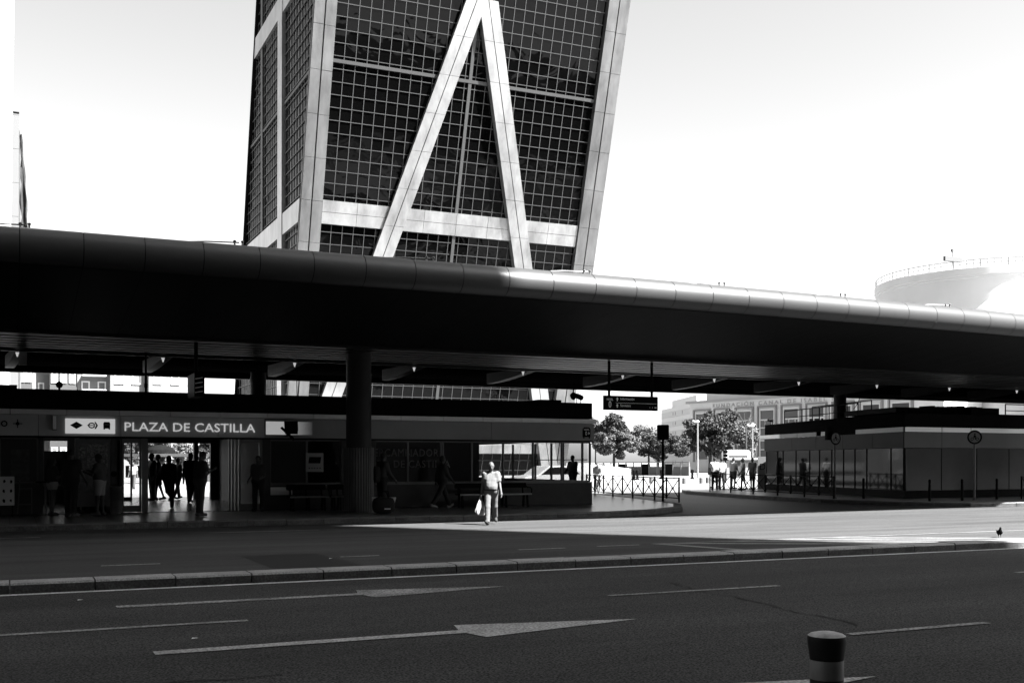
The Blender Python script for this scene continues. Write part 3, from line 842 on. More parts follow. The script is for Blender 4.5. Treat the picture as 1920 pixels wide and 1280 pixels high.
t = thing('ceiling_speaker', 'boxy grey loudspeaker hanging under the canopy above the end block of flats', 'speaker', (c[0], v, c[1]))
mb = MB(); mb.box(c[0] - .11, c[0] + .11, v - .12, v + .12, c[1] - .22, c[1] + .24); mb.build('speaker_case', mat('speaker_grey', 0.12, 0.5), t)
mb = MB(); mb.box(c[0] - .03, c[0] + .03, v - .03, v + .03, c[1] + .24, 5.165); mb.build('bracket', M_BLACK, t)
for x, y, v, lab in ((1664, 714, 34.9, 'dark dome camera hanging under the canopy over the round-cornered kiosk'), (1075, 742, 43.0, 'black lantern-shaped camera hanging from the rear canopy edge before the tower')):
    c = PV(x, y, v)
    t = thing('dome_camera', lab, 'camera', (c[0], v, c[1]))
    mb = MB(); mb.lathe((c[0], v, c[1] - .18), [(.02, 0), (.10, .05), (.14, .14), (.16, .20), (.14, .26), (.05, .34)], 16); mb.build('camera_dome', M_DARK, t, smooth=True)
    mb = MB(); mb.tube([(c[0], v, c[1] + .14), (c[0], v, 5.165)], .03, 8); mb.build('stem', M_BLACK, t)
c = PV(557, 700, 35.2)
mb = MB(); mb.tube([(c[0], 35.2, 5.165), (c[0] - .01, 35.2, 4.4), (c[0], 35.2, 3.69)], .014, 6)
tag(mb.build('hanging_cable', M_BLACK), 'straight thin cable from the canopy down to the station roof', 'cable')
v = 43.5; pts = []
for k in range(9):
    t_ = k / 8; x = 1614 - 10 * t_ ** 3 * 1.4; y = 722 + 45 * t_; c = PV(x, y, v); pts.append((c[0], v, c[1]))
mb = MB(); mb.tube(pts, .018, 6)
tag(mb.build('hanging_cable', M_BLACK), 'loose curved cable dangling above the kiosk roof', 'cable')

# ==================================================================== KIOSK BUILDING (right)
KA, KB = Vector((33.1, 33.65)), Vector((37.0, 47.7))
kd = (KB - KA).normalized(); kn = Vector((-kd.y, kd.x))           # along the skewed side face, outward from it
LK = (KB - KA).length
kiosk = thing('corner_building', 'low glass-fronted corner building with a railed roof across the side road', 'building', (KA.x, KA.y, .15))
UE = 75.0
def kring(off):                                                  # footprint pushed outward by off
    a = KA + kn * off + kd * (-off); a = Vector((KA.x - off * 1.0, KA.y - off))
    return [(a.x, a.y), (UE, KA.y - off), (UE, KB.y), (KB.x + kn.x * off, KB.y + kn.y * off)]
mb = MB(); mb.prism(kring(0.0), .10, .46); mb.build('plinth', M_BLACK, kiosk)
mb = MB(); mb.prism(kring(-.18), .46, 2.21); mb.build('core', M_BLACK, kiosk)
mb = MB(); mb.prism(kring(.04), 2.22, 2.86)
mb.build('fascia', mat('kiosk_fascia', 0.09, 0.5, spec=.06, var=0.08, vscale=.9), kiosk)
mb = MB()
for u in (KA.x + 2.0, KA.x + 9.2, KA.x + 16):
    mb.box(u - .008, u + .008, KA.y - .043, KA.y - .038, 2.22, 2.86)
for s in (2.6, 5.4, 8.2, 11.0):
    p = KA + kd * s + kn * .0525; mb.bar((p.x, p.y, 2.22), (p.x, p.y, 2.86), .012, .006, up=(kn.x, kn.y, 0))
mb.build('fascia_joints', M_BLACK, kiosk)
def kstrip(side, s0, s1, z0, z1, off, m, name):
    mb = MB()
    if side == 'front': mb.box(KA.x + s0, KA.x + s1, KA.y - off, KA.y - .03, z0, z1)
    else:
        a, b = KA + kd * s0, KA + kd * s1
        q = [a + kn * .03, b + kn * .03, b + kn * off, a + kn * off]
        mb.prism([(p.x, p.y) for p in q], z0, z1)
    return mb.build(name, m, kiosk, recalc=True)
kstrip('side', .0, LK, 2.225, 2.855, .05, mat('shaded_side_fascia', .022, .5, spec=.05, var=.1, vscale=.9), 'shaded_side_fascia')  # same fascia; the side face's weaker light is put into this darker tone
for s0, s1 in ((-.02, 1.95), (2.0, 3.6), (3.65, 6.9)): kstrip('front', s0, s1, 2.87, 3.06, .07, mat('white_strip', 0.78, .5), 'cornice_strip')
mb = MB(); mb.box(KA.x + 6.95, UE, KA.y - .065, KA.y - .03, 2.87, 3.05)
for k in range(20):
    a = KA.x + 7.05 + k * .62; mb.box(a, a + .42, KA.y - .072, KA.y - .066, 2.90, 3.02, 1)
mb.build('ticker_strip', [M_BLACK, M_STRIP], kiosk)
for s0, s1, m in ((.02, 4.1, M_FASCIA_D), (4.15, 6.6, M_DARK), (6.65, 7.6, M_FASCIA_D), (8.1, 10.3, M_FASCIA), (10.35, 12.4, M_FASCIA), (12.5, 15.2, M_STRIP)):
    kstrip('side', s0, s1, 2.87, 3.06, .07, m, 'cornice_strip')
mb = MB(); mb.prism(kring(.02), 3.065, 3.62); mb.prism(kring(-1.2), 3.62, 3.74)
mb.box(KA.x - .03, UE, KA.y - .03, KA.y - .02, 3.30, 3.31)
mb.build('roof_parapet', [M_DARK], kiosk)
mb = MB()                                                       # street face: tall backed-glass sheets
edges = [0.05, 2.0, 4.0, 5.9, 7.9, 9.9, 12, 14.2, 17, 20, 24, 28, 32, 36, 41]
for i, (a, b) in enumerate(zip(edges[:-1], edges[1:])):
    mb.box(KA.x + a + .02, KA.x + b - .02, KA.y - .02, KA.y - .005, .47, 2.20, 0 if i < 4 else 1)
mb.build('glass_cladding', [M_FROST, M_SMOKED], kiosk)
mb = MB()
for a in edges[1:]: mb.box(KA.x + a - .018, KA.x + a + .018, KA.y - .028, KA.y + .0, .47, 2.20)
mb.box(KA.x - .02, KA.x + .03, KA.y - .028, KA.y, .47, 2.20)
mb.build('mullions', M_BLACK, kiosk)
mb = MB()
ed = [0.1, 1.1, 3.2, 4.3, 5.4, 6.6, 7.9, 9.0, 10.6, 12.2, 12.9, 14.4]
for i, (a, b) in enumerate(zip(ed[:-1], ed[1:])):
    p, q = KA + kd * (a + .03), KA + kd * (b - .03)
    r = [p - kn * .02, q - kn * .02, q + kn * .0, p + kn * .0]
    mb.prism([(x.x, x.y) for x in r], .47, 2.20, 1)
mb.build('side_glazing', [M_FROST, M_SMOKED], kiosk, recalc=True)
mb = MB()
for a in ed[1:]:
    p = KA + kd * a; mb.bar((p.x, p.y, .47), (p.x, p.y, 2.2), .05, .05, up=(kn.x, kn.y, 0))
mb.build('mullions', M_BLACK, kiosk)
mb = MB()                                                       # roof railings
def rail(mb, pts, z0, z1, r=.028):
    for a, b in zip(pts[:-1], pts[1:]):
        mb.tube([(a[0], a[1], z1), (b[0], b[1], z1)], r, 6); mb.tube([(a[0], a[1], (z0 + z1) / 2), (b[0], b[1], (z0 + z1) / 2)], r * .7, 6)
    for a in pts: mb.tube([(a[0], a[1], z0), (a[0], a[1], z1)], r, 6)
pl = [KA + kd * s - kn * .5 for s in (5.0, 7.0, 9.0, 11.0, 13.2)]
rail(mb, [(p.x, p.y) for p in pl], 3.6, 4.3)
mb.build('roof_railing', M_BLACK, kiosk); mb = MB()
pl = [KA + kd * s - kn * 2.2 for s in (7.0, 9.5, 11.5, 13.5)]
rail(mb, [(p.x, p.y) for p in pl], 3.7, 4.55)
mb.build('roof_railing', M_BLACK, kiosk); mb = MB()
rail(mb, [(KA.x + s, KA.y + .6) for s in (6.4, 7.6, 9.6, 11.6, 14, 17)], 3.6, 4.15)
mb.build('roof_railing', M_BLACK, kiosk)
mb = MB()                                                       # plant on the roof
mb.prism([(KA.x + .8, KA.y + 1.3), (KA.x + 6.2, KA.y + 1.3), (KA.x + 6.2, KA.y + 4), (KA.x + 2.2, KA.y + 6)], 3.74, 3.95)
for k in range(9): mb.box(KA.x + 3.0 + k * .35, KA.x + 3.22 + k * .35, KA.y + 1.5, KA.y + 2.2, 3.951, 4.02 + .08 * rnd.random())
mb.box(KA.x + 4.6, KA.x + 6.25, KA.y + .8, KA.y + 1.29, 3.62, 3.98)
mb.build('roof_plant', M_BLACK, kiosk)
p = KA + kd * 14.1 + kn * -.1
t = thing('roof_floodlight', 'small black floodlight on the roof end of the corner building', 'floodlight', (p.x, p.y, 3.62))
mb = MB(); mb.tube([(p.x - .16, p.y, 3.86), (p.x, p.y, 3.88), (p.x + .14, p.y, 3.84)], [.07, .1, .09], 10); mb.build('lamp_head', M_BLACK, t, smooth=True)
mb = MB(); mb.tube([(p.x, p.y, 3.62), (p.x, p.y, 3.82)], .02, 6); mb.build('foot', M_BLACK, t)

# ==================================================================== LEANING TOWER
TL, TR, TH = 27.1, 62.0, 114.0
LEAN = 0.30
tower = thing('leaning_tower', 'tall leaning office tower with pale metal braces over a dark glass grid', 'tower', (TL, 119.1, 0))
def fv(h): return 119.1 - LEAN * h
DEP = 30.6
mb = MB()
ZT = .6 + 1.193 * 57
mb.quad([(TL + .3, fv(ZT) + .45, ZT), (TR - .3, fv(ZT) + .45, ZT), (TR - .3, fv(TH) + .45, TH), (TL + .3, fv(TH) + .45, TH)])
mb.quad([(TL + .3, fv(0) + .48, 0), (TR - .3, fv(0) + .48, 0), (TR - .3, fv(ZT) + .48, ZT), (TL + .3, fv(ZT) + .48, ZT)])
for r_ in range(-1, 57):                                        # every pane sits a little differently in its frame
    for c_ in range(25):
        s0, s1 = 29.4 + 29.9 * c_ / 25, 29.4 + 29.9 * (c_ + 1) / 25
        h0, h1 = max(0, .6 + 1.193 * r_), .6 + 1.193 * (r_ + 1)
        e = [rnd.gauss(0, .006) for _ in range(3)]
        mb.quad([(s0, fv(h0) + .43 + e[0], h0), (s1, fv(h0) + .43 + e[1], h0), (s1, fv(h1) + .43 + e[1] + e[2], h1), (s0, fv(h1) + .43 + e[0] + e[2], h1)])
mb.quad([(TR - .3, fv(0) + .45, 0), (TR - .3, fv(0) + DEP, 0), (TR - .3, fv(TH) + DEP, TH), (TR - .3, fv(TH) + .45, TH)])
mb.quad([(TR - .3, fv(0) + DEP, 0), (TL + .3, fv(0) + DEP, 0), (TL + .3, fv(TH) + DEP, TH), (TR - .3, fv(TH) + DEP, TH)])
mb.quad([(TL + .3, fv(0) + DEP, 0), (TL + .3, fv(0) + .45, 0), (TL + .3, fv(TH) + .45, TH), (TL + .3, fv(TH) + DEP, TH)])
mb.quad([(TL + .3, fv(TH) + .45, TH), (TR - .3, fv(TH) + .45, TH), (TR - .3, fv(TH) + DEP, TH), (TL + .3, fv(TH) + DEP, TH)])
mb.build('curtain_wall', M_TGLASS, tower)
def fpoly(mb, poly, d0, d1, m=0):                                # polygon (s,h) on the front, between depths d0<d1 outward
    n = len(poly)
    mb.add([(s, fv(h) - d0, h) for s, h in poly] + [(s, fv(h) - d1, h) for s, h in poly],
           [tuple(range(n)), tuple(range(2 * n - 1, n - 1, -1))] + [(i + n, (i + 1) % n + n, (i + 1) % n, i) for i in range(n)], m)
def lpoly(mb, poly, d0, d1, m=0):                                # polygon (v,h) on the left side, depths outward (-u)
    n = len(poly)
    mb.add([(TL - d0 + .3, v, h) for v, h in poly] + [(TL - d1 + .3, v, h) for v, h in poly],
           [tuple(range(n)), tuple(range(2 * n - 1, n - 1, -1))] + [(i + n, (i + 1) % n + n, (i + 1) % n, i) for i in range(n)], m)
HV = 66.0                                                        # finely gridded up to here (above lies out of frame)
mb = MB()
c = 29.4
for k in range(26):
    s = 29.4 + 29.9 * k / 25; fpoly(mb, [(s - .035, 0), (s + .035, 0), (s + .035, HV), (s - .035, HV)], -.43, -.36)
h = 0.6
while h < HV:
    fpoly(mb, [(29.4, h - .035), (59.3, h - .035), (59.3, h + .035), (29.4, h + .035)], -.43, -.35); h += 1.193
fpoly(mb, [(44.15, 0), (44.5, 0), (44.5, HV), (44.15, HV)], -.42, -.25)
for hh in (18.2, 41.85, 65.5): fpoly(mb, [(29.4, hh - .16), (59.3, hh - .16), (59.3, hh + .16), (29.4, hh + .16)], -.42, -.22)
mb.build('front_mullions', M_TMULL, tower)
mb = MB()
for k in range(-40, 60):
    v = 119.4 + 1.193 * k
    for seg in range(16):
        h0, h1 = seg * 4.2, seg * 4.2 + 4.2
        if fv((h0 + h1) / 2) + .6 < v < fv((h0 + h1) / 2) + DEP - .6: lpoly(mb, [(v - .04, h0), (v + .04, h0), (v + .04, h1), (v - .04, h1)], .02, .10)
h = 0.6
while h < HV:
    lpoly(mb, [(fv(h) + .5, h - .04), (fv(h) + DEP - .5, h - .04), (fv(h) + DEP - .5, h + .04), (fv(h) + .5, h + .04)], .02, .12); h += 1.193
for hh in (17.0, 40.65): lpoly(mb, [(fv(hh) + .5, hh - .15), (fv(hh) + DEP - .5, hh - .15), (fv(hh) + DEP - .5, hh + .15), (fv(hh) + .5, hh + .15)], .02, .2)
lpoly(mb, [(129.6, 0), (130.4, 0), (130.4, HV), (129.6, HV)], .02, .24)
mb.build('side_mullions', mat('dark_mullion', 0.02, 0.5), tower)

def clad(mb, p0, p1, wdt, d0, d1, step=4.05, seam=True, gap=.035):
    """cladding panels of a member whose axis runs from p0 to p1 in (s,h); horizontal width wdt"""
    L = math.hypot(p1[0] - p0[0], p1[1] - p0[1]); n = max(1, round(L / step))
    parts = ((-.5, -.02), (.02, .5)) if seam else ((-.5, .5),)
    for i in range(n):
        t0, t1 = i / n + gap / L / 2, (i + 1) / n - gap / L / 2
        a = (p0[0] + (p1[0] - p0[0]) * t0, p0[1] + (p1[1] - p0[1]) * t0); b = (p0[0] + (p1[0] - p0[0]) * t1, p0[1] + (p1[1] - p0[1]) * t1)
        for (q0, q1) in parts:
            dd = rnd.uniform(-.012, .012)
            fpoly(mb, [(a[0] + q0 * wdt, a[1]), (a[0] + q1 * wdt, a[1]), (b[0] + q1 * wdt, b[1]), (b[0] + q0 * wdt, b[1])], d0, d1 + dd)
    fpoly(mb, [(p0[0] - .49 * wdt, p0[1]), (p0[0] + .49 * wdt, p0[1]), (p1[0] + .49 * wdt, p1[1]), (p1[0] - .49 * wdt, p1[1])], d0, d1 - .06, 1)
# corner columns: two fluted strips with a dark groove between
for c0, c1 in ((27.12, 29.4), (59.35, 62.0)):
    mb = MB(); w = (c1 - c0)
    clad(mb, (c0 + w * .23, 0), (c0 + w * .23, TH), w * .45, -.44, .12, seam=False)
    clad(mb, (c0 + w * .76, 0), (c0 + w * .76, TH), w * .47, -.44, .02, seam=False)
    fpoly(mb, [(c0 + w * .45, 0), (c0 + w * .53, 0), (c0 + w * .53, TH), (c0 + w * .45, TH)], -.44, -.2, 1)
    mb.build('corner_column', [M_TCOL, M_BLACK], tower, recalc=True)
for hb in (2.6, 26.4, 50.6, 74.4, 98.6):
    mb = MB()
    n = 8
    hs, hb = hb, hb + (2.0 if hb > 30 else 0)
    for i in range(n):
        a, b = 29.42 + 29.9 * i / n + .02, 29.42 + 29.9 * (i + 1) / n - .02
        for q0, q1 in ((0, 1.13), (1.17, 2.3)): fpoly(mb, [(a, hb + q0), (b, hb + q0), (b, hb + q1), (a, hb + q1)], -.44, -.12 + rnd.uniform(-.008, .008))
    fpoly(mb, [(29.42, hb + .02), (59.32, hb + .02), (59.32, hb + 2.28), (29.42, hb + 2.28)], -.44, -.16, 1)
    mb.build('spandrel_band', [M_TFRAME, M_BLACK], tower, recalc=True)
    mb = MB()
    for va, vb in ((0.45, None), (None, DEP - .3)):
        pass
    hb = hs
    a0, a1 = fv(hb) + .4, fv(hb) + DEP - .3
    b0, b1 = fv(hb + 2.3) + .4, fv(hb + 2.3) + DEP - .3
    lpoly(mb, [(a0, hb), (a1, hb), (b1, hb + 2.3), (b0, hb + 2.3)], .02, .36)
    mb.build('side_band', M_TFRAME, tower, recalc=True)
for k, (p0, p1) in enumerate((((29.3, 0), (44.0, 49.6)), ((59.9, 0), (45.2, 49.6)))):
    mb = MB(); clad(mb, p0, p1, 2.2, -.43, .30 + .01 * k)
    mb.build('brace', [M_TFRAME, M_BLACK], tower, recalc=True)
for k, (p0, p1) in enumerate((((44.0, 50.2), (29.6, 99)), ((45.2, 50.2), (59.9, 99)))):
    mb = MB(); clad(mb, p0, p1, 2.2, -.43, .30 + .01 * k)
    mb.build('brace', [M_TFRAME, M_BLACK], tower, recalc=True)
mb = MB()
lpoly(mb, [(119.1, 0), (121.2, 0), (120.6, 60), (118.5, 60)], .02, .42)
mb.build('side_column', M_TFRAME, tower, recalc=True)
for dd0, dd1, dep, m in ((.02, .42, .30, M_TMULL), (DEP - .7, DEP - .0, .38, M_DARK)):
    mb = MB(); lpoly(mb, [(fv(0) + dd0, 0), (fv(0) + dd1, 0), (fv(TH) + dd1, TH), (fv(TH) + dd0, TH)], .0, dep); mb.build('edge_trim', m, tower, recalc=True)

# ==================================================================== MONUMENT, FLAG, WATER TANK
v = 70.0
def PVx(x, y, v): return PV(x, y, v)[0]
t = thing('stone_monument', 'tall white stone monument slab with fine horizontal courses', 'monument', (-6, v, 0))
uT, uB = PVx(28, 50, v), PVx(22, 420, v)
mb = MB(); z = 0.0; HM = 46.0
while z < HM:
    z2 = min(HM, z + 1.09)
    ur = lambda q: uB + (uT - uB) * (q - 18) / 14
    mb.add([(-14, v, z), (ur(z), v, z), (ur(z2 - .02), v, z2 - .02), (-14, v, z2 - .02), (-14, v + 5, z), (ur(z), v + 5, z), (ur(z2 - .02), v + 5, z2 - .02), (-14, v + 5, z2 - .02)],
           [(0, 1, 2, 3), (5, 4, 7, 6), (1, 5, 6, 2), (4, 0, 3, 7), (3, 2, 6, 7), (4, 5, 1, 0)])
    z = z2
mb.build('slab', M_STONE, t)
mb = MB(); mb.box(-13.8, uB - .1, v + .12, v + 4.8, 0, HM - .2); mb.build('core', mat('stone_joint', 0.15, .9), t)
v2 = 78.0
t = thing('stone_pylon', 'slim pale stone pylon with a dark cap, beside the white monument', 'monument', (PVx(30, 400, v2), v2, 0))
mb = MB(); a, b = PVx(20, 400, v2), PVx(36, 400, v2); zt = PV(30, 213, v2)[1]; z = 0
while z < zt: mb.box(a, b, v2, v2 + 2, z, min(zt, z + 2.2) - .02); z += 2.2
mb.build('shaft', mat('grey_stone', 0.075, 0.8), t)
mb = MB(); mb.box(a, b, v2, v2 + 2, zt, zt + .12); mb.build('cap', M_BLACK, t)
v3 = 66.0
t = thing('flagpole', 'thin flagpole with a limp dark flag beside the stone pylon', 'flagpole', (PVx(38.5, 400, v3), v3, 0))
a = PVx(37, 400, v3); zt = PV(36, 245, v3)[1]
mb = MB(); mb.tube([(a, v3, 0), (a, v3, zt)], [.09, .04], 8); mb.build('pole', M_STEEL, t)
mb = MB(); zb = PV(38, 410, v3)[1]
rings = []
for k in range(16):
    q = k / 15; zz = zt - .2 + (zb - 2 - zt) * q; wv = .03 + .19 * math.sin(min(1, q * 1.3) * math.pi * .5)
    rings.append([(a + .05 + wv * (1 + math.cos(x * .9)) * .8 + .03 * math.sin(k * 1.7 + x), v3 + .12 * math.sin(x * 2.1 + k * .35), zz) for x in range(7)])
vs = [p for r in rings for p in r]; fs = [(i * 7 + j, i * 7 + j + 1, (i + 1) * 7 + j + 1, (i + 1) * 7 + j) for i in range(15) for j in range(6)]
mb.add(vs, fs); mb.build('flag', mat('flag_cloth', 0.01, .9, var=.3, vscale=2), t, smooth=True)

tc = PD(1862, 530, 174.0); TX, TY = tc[0], tc[1]; RT = 18.0
t = thing('water_tank', 'huge round pale water tank with a railed rim rising behind the canopy', 'water tank', (TX, TY, 0))
mb = MB(); mb.lathe((TX, TY, 0), [(17.75, 0), (17.75, 28.4), (17.85, 28.5), (17.85, 28.8), (18.0, 28.9), (18.0, 29.9), (17.6, 30.0), (17.6, 30.1), (.1, 30.3)], 96)
mb.build('tank_drum', mat('tank_render', 0.52, 0.85, var=.06, vscale=.15), t, smooth=True)
mb = MB()
for k in range(120):
    a = 2 * math.pi * k / 120; x, y = TX + 17.8 * math.cos(a), TY + 17.8 * math.sin(a)
    mb.tube([(x, y, 29.9), (x, y, 31.05)], .03 if k % 4 else .06, 5)
for zz, r in ((31.05, .05), (30.5, .03)):
    mb.tube([(TX + 17.8 * math.cos(2 * math.pi * k / 60), TY + 17.8 * math.sin(2 * math.pi * k / 60), zz) for k in range(61)], r, 5)
mb.build('rim_railing', mat('rail_grey', 0.05, .5), t)
mb = MB(); a = R(222)
ax, ay = TX + 16.6 * math.cos(a), TY + 16.6 * math.sin(a)
q = PD(1786, 520, 158); ax, ay = q[0], q[1]
mb.tube([(ax, ay, 30.1), (ax, ay, 32.4)], .05, 6); mb.box(ax - .15, ax + .15, ay - .15, ay + .15, 32.0, 32.4)
mb.box(ax - 1.6, ax + 1.8, ay - .2, ay + .2, 30.6, 31.25)
mb.build('mast', mat('mast_grey', 0.05, .6), t)
q = PD(1965, 600, 140)
mb = MB(); mb.lathe((q[0], q[1], 0), [(11.0, 0), (11.0, 17.4), (10.6, 18.6), (9.0, 21.2), (6.5, 23.2), (3.2, 24.4), (.1, 24.8)], 64); mb.build('lower_dome', M_STONE, t, smooth=True)

# ==================================================================== BUILDINGS BEHIND
def flats(name, label, x0, x1, v, h, base, cols, floors, wfrac=.45, wmat=None, depth=12, balcony=False, off=0, framem=None, y0=0.0):
    u0, u1 = PVx(x0, 700, v), PVx(x1, 700, v)
    t = thing(name, label, 'apartment building', ((u0 + u1) / 2, v, 0))
    mb = MB(); mb.box(u0, u1, v, v + depth, 0, h); mb.build('wall', base, t)
    mb = MB(); mb.box(u0 - .2, u1 + .2, v - .3, v + depth + .2, h, h + .5); mb.build('roof', M_RENDER, t)
    fh = h / floors; cw = (u1 - u0) / cols
    for f in range(floors):
        z = f * fh + y0
        for c in range(cols):
            a = u0 + cw * (c + .5 - wfrac / 2); b = a + cw * wfrac
            mb = MB()
            mb.box(a - .12, a, v - .07, v - .002, z + 1.0, z + fh - .5); mb.box(b, b + .12, v - .07, v - .002, z + 1.0, z + fh - .5)
            mb.box(a - .12, b + .12, v - .07, v - .002, z + fh - .5, z + fh - .38); mb.box(a - .12, b + .12, v - .10, v - .002, z + .9, z + 1.0)
            w = mb.build('window', framem or M_WHITE, t)
            mb = MB(); mb.box(a, b, v - .03, v - .004, z + 1.0, z + fh - .5); mb.build('pane', wmat or M_WINDOW, w)
        if balcony:
            mb = MB(); mb.box(u0 + .4, u1 - .4, v - 1.2, v, z + .05, z + .2)
            k = u0 + .4
            while k < u1 - .4: mb.box(k, k + .03, v - 1.2, v - 1.17, z + .2, z + 1.1); k += .18
            mb.box(u0 + .4, u1 - .4, v - 1.22, v - 1.15, z + 1.1, z + 1.16)
            mb.build('balcony', M_WHITE, t)
    return t
SHUT = mat('pale_shutter', 0.1, 0.8); 
flats('apartment_block', 'plain white end block of flats beside the dark-painted recess', -70, 24, 110, 19, M_RENDER, 3, 8, .3, SHUT)
flats('apartment_block', 'grey block of flats with two white framed windows beside a dark recess', 34, 60, 111, 19, M_GREYR, 2, 8, .45, SHUT, y0=1.0)
flats('apartment_block', 'blank white stair block between two grey facades', 60.5, 93, 112.5, 19, M_RENDER, 1, 8, .2, SHUT)
flats('apartment_block', 'grey block of flats with white shuttered windows behind the ball camera', 93.5, 144, 111, 19, M_GREYR, 3, 8, .4, SHUT, y0=1.0)
flats('apartment_block', 'white block of flats with a long railed balcony', 145, 206, 111.5, 19, M_RENDER, 2, 8, .35, SHUT, balcony=True, y0=.2)
flats('apartment_block', 'white block of flats with faint shuttered windows between the balcony block and the roof post', 207, 272, 110, 19, M_RENDER, 2, 8, .4, SHUT, y0=1.0)
flats('apartment_block', 'pale block of flats with plain windows between the roof post and the platform sign', 279, 377, 109, 19, M_RENDER, 3, 8, .35, SHUT, y0=1.0)
mb = MB(); a, b = PVx(25, 700, 113), PVx(33.5, 700, 113); mb.box(a, b, 113, 123, 0, 18)  # dark-painted box stands in for the shade of a recess
tag(mb.build('dark_recess', M_DARK), 'narrow dark-painted recess between the plain white end block and a grey block of flats', 'recess')

# long institute building seen obliquely, facing the side road
q0 = PD(1294, 760, 171.0)
Q0 = Vector((q0[0], q0[1])); QE = Vector((.126, -.992)); QN = Vector((-.992, -.126))      # along facade toward the viewer, outward normal
inst = thing('institute_building', 'pale stone institute with tall framed windows and lettering along its frieze', 'building', (Q0.x, Q0.y, 0))
def fpt(s, d, z): p = Q0 + QE * s + QN * d; return (p.x, p.y, z)
def fbox(mb, s0, s1, d0, d1, z0, z1, m=0):
    vs = [fpt(s, d, z) for z in (z0, z1) for d in (d0, d1) for s in (s0, s1)]
    mb.add(vs, [(0, 2, 3, 1), (4, 5, 7, 6), (0, 1, 5, 4), (2, 6, 7, 3), (0, 4, 6, 2), (1, 3, 7, 5)], m)
mb = MB(); fbox(mb, 0, 46, -14, 0, 0, 10.7); mb.build('wall', mat('cream_stone', 0.6, .85, var=.08, vscale=.3), inst, recalc=True)
mb = MB(); fbox(mb, -.5, 46.5, -14, .5, 10.7, 11.05); mb.build('cornice', mat('cornice_stone', 0.3, .85), inst, recalc=True)
mb = MB(); fbox(mb, 1, 46, -13, -2.5, 11.05, 13.4); mb.build('attic', mat('attic_render', 0.4, .85), inst, recalc=True)
mb = MB(); fbox(mb, .8, 46, -13, -2.2, 13.4, 13.7); mb.build('roof', M_RENDER, inst, recalc=True)
for k in range(9):
    s0 = .9 + k * 4.62
    mb = MB()
    for (a, b, z0, z1) in ((s0, s0 + .22, 1.6, 9.5), (s0 + 3.6, s0 + 3.82, 1.6, 9.5), (s0, s0 + 3.82, 9.5, 9.7)): fbox(mb, a, b, .002, .25, z0, z1, 1)
    for (a, b, z0, z1) in ((s0 + .4, s0 + 3.42, 9.0, 9.3), (s0 + .4, s0 + .6, 1.8, 9.0), (s0 + 3.22, s0 + 3.42, 1.8, 9.0), (s0 + .6, s0 + 3.22, 7.55, 7.75),
                           (s0 + .6, s0 + 3.22, 6.45, 6.6), (s0 + .6, s0 + 3.22, 4.6, 4.8), (s0 + .6, s0 + 3.22, 3.3, 3.45), (s0 + .6, s0 + 3.22, 1.8, 2.0)): fbox(mb, a, b, .002, .16, z0, z1, 0)
    w = mb.build('window', [M_WHITE, mat('reveal_stone', 0.2, .8)], inst, recalc=True)
    mb = MB()
    fbox(mb, s0 + .6, s0 + 3.22, .002, .05, 7.75, 9.0, 0); fbox(mb, s0 + .62, s0 + 1.3, .002, .06, 6.6, 7.55, 1); fbox(mb, s0 + 1.5, s0 + 2.5, .002, .06, 6.6, 7.55, 1); fbox(mb, s0 + 2.7, s0 + 3.2, .002, .06, 6.6, 7.55, 1)
    fbox(mb, s0 + .6, s0 + 3.22, .002, .05, 4.8, 6.45, 2); fbox(mb, s0 + .6, s0 + 3.22, .002, .06, 3.45, 4.6, 0 if k % 2 else 1); fbox(mb, s0 + .6, s0 + 3.22, .002, .05, 2.0, 3.3, 2)
    mb.build('pane', [mat('blind_pane', 0.05, .3), M_WINDOW, mat('institute_panel', 0.1, .7)], w, recalc=True)
mb = MB(); lettering(mb, 'FUNDACIÓN CANAL DE ISABEL II', .78, fpt(5.2, .02, 9.86), (QE.x, QE.y, 0), (0, 0, 1), .06, spacing=1.5)
xs = [((Vector((p[0], p[1])) - Q0).dot(QE)) for p in mb.v]; kx = 24.0 / (max(xs) - min(xs)); s0 = min(xs)
mb.v = [tuple(Vector((p[0], p[1], p[2])) + Vector((QE.x, QE.y, 0)) * ((s - s0) * (kx - 1))) for p, s in zip(mb.v, xs)]
mb.build('frieze_lettering', mat('frieze_letters', 0.34, .8), inst)
# block with ribbon balconies further back
q1 = PD(1240, 760, 232.0); q2 = PD(1297, 760, 205.0)
B0, B1 = Vector((q1[0], q1[1])), Vector((q2[0], q2[1])); BE = (B1 - B0).normalized(); BN = Vector((BE.y, -BE.x)); BL = (B1 - B0).length
blk = thing('office_block', 'pale office block with grey ribbon windows adjoining the institute', 'office building', (B0.x, B0.y, 0))
def bbox(mb, s0, s1, d0, d1, z0, z1, m=0):
    vs = []
    for z in (z0, z1):
        for d in (d0, d1):
            for s in (s0, s1): p = B0 + BE * s + BN * d; vs.append((p.x, p.y, z))
    mb.add(vs, [(0, 2, 3, 1), (4, 5, 7, 6), (0, 1, 5, 4), (2, 6, 7, 3), (0, 4, 6, 2), (1, 3, 7, 5)], m)
mb = MB(); bbox(mb, 0, BL + 3, -10, 0, 0, 12.6); bbox(mb, BL * .35, BL + 3, -10, -.2, 12.6, 14.0); mb.build('wall', mat('office_wall', 0.5, .85), blk, recalc=True)
for f in range(6):
    z = .9 + f * 1.95
    mb = MB(); bbox(mb, .5, BL + 2.5, .002, .08, z, z + 1.15); w = mb.build('ribbon_window', mat('ribbon_glass', 0.25, .4), blk, recalc=True)
    mb = MB()
    for s in (.42, .5, .72): bbox(mb, BL * s, BL * s + .35, .082, .12, z + .3, z + .95)
    mb.build('pane', mat('open_pane', 0.03, .3), w, recalc=True)
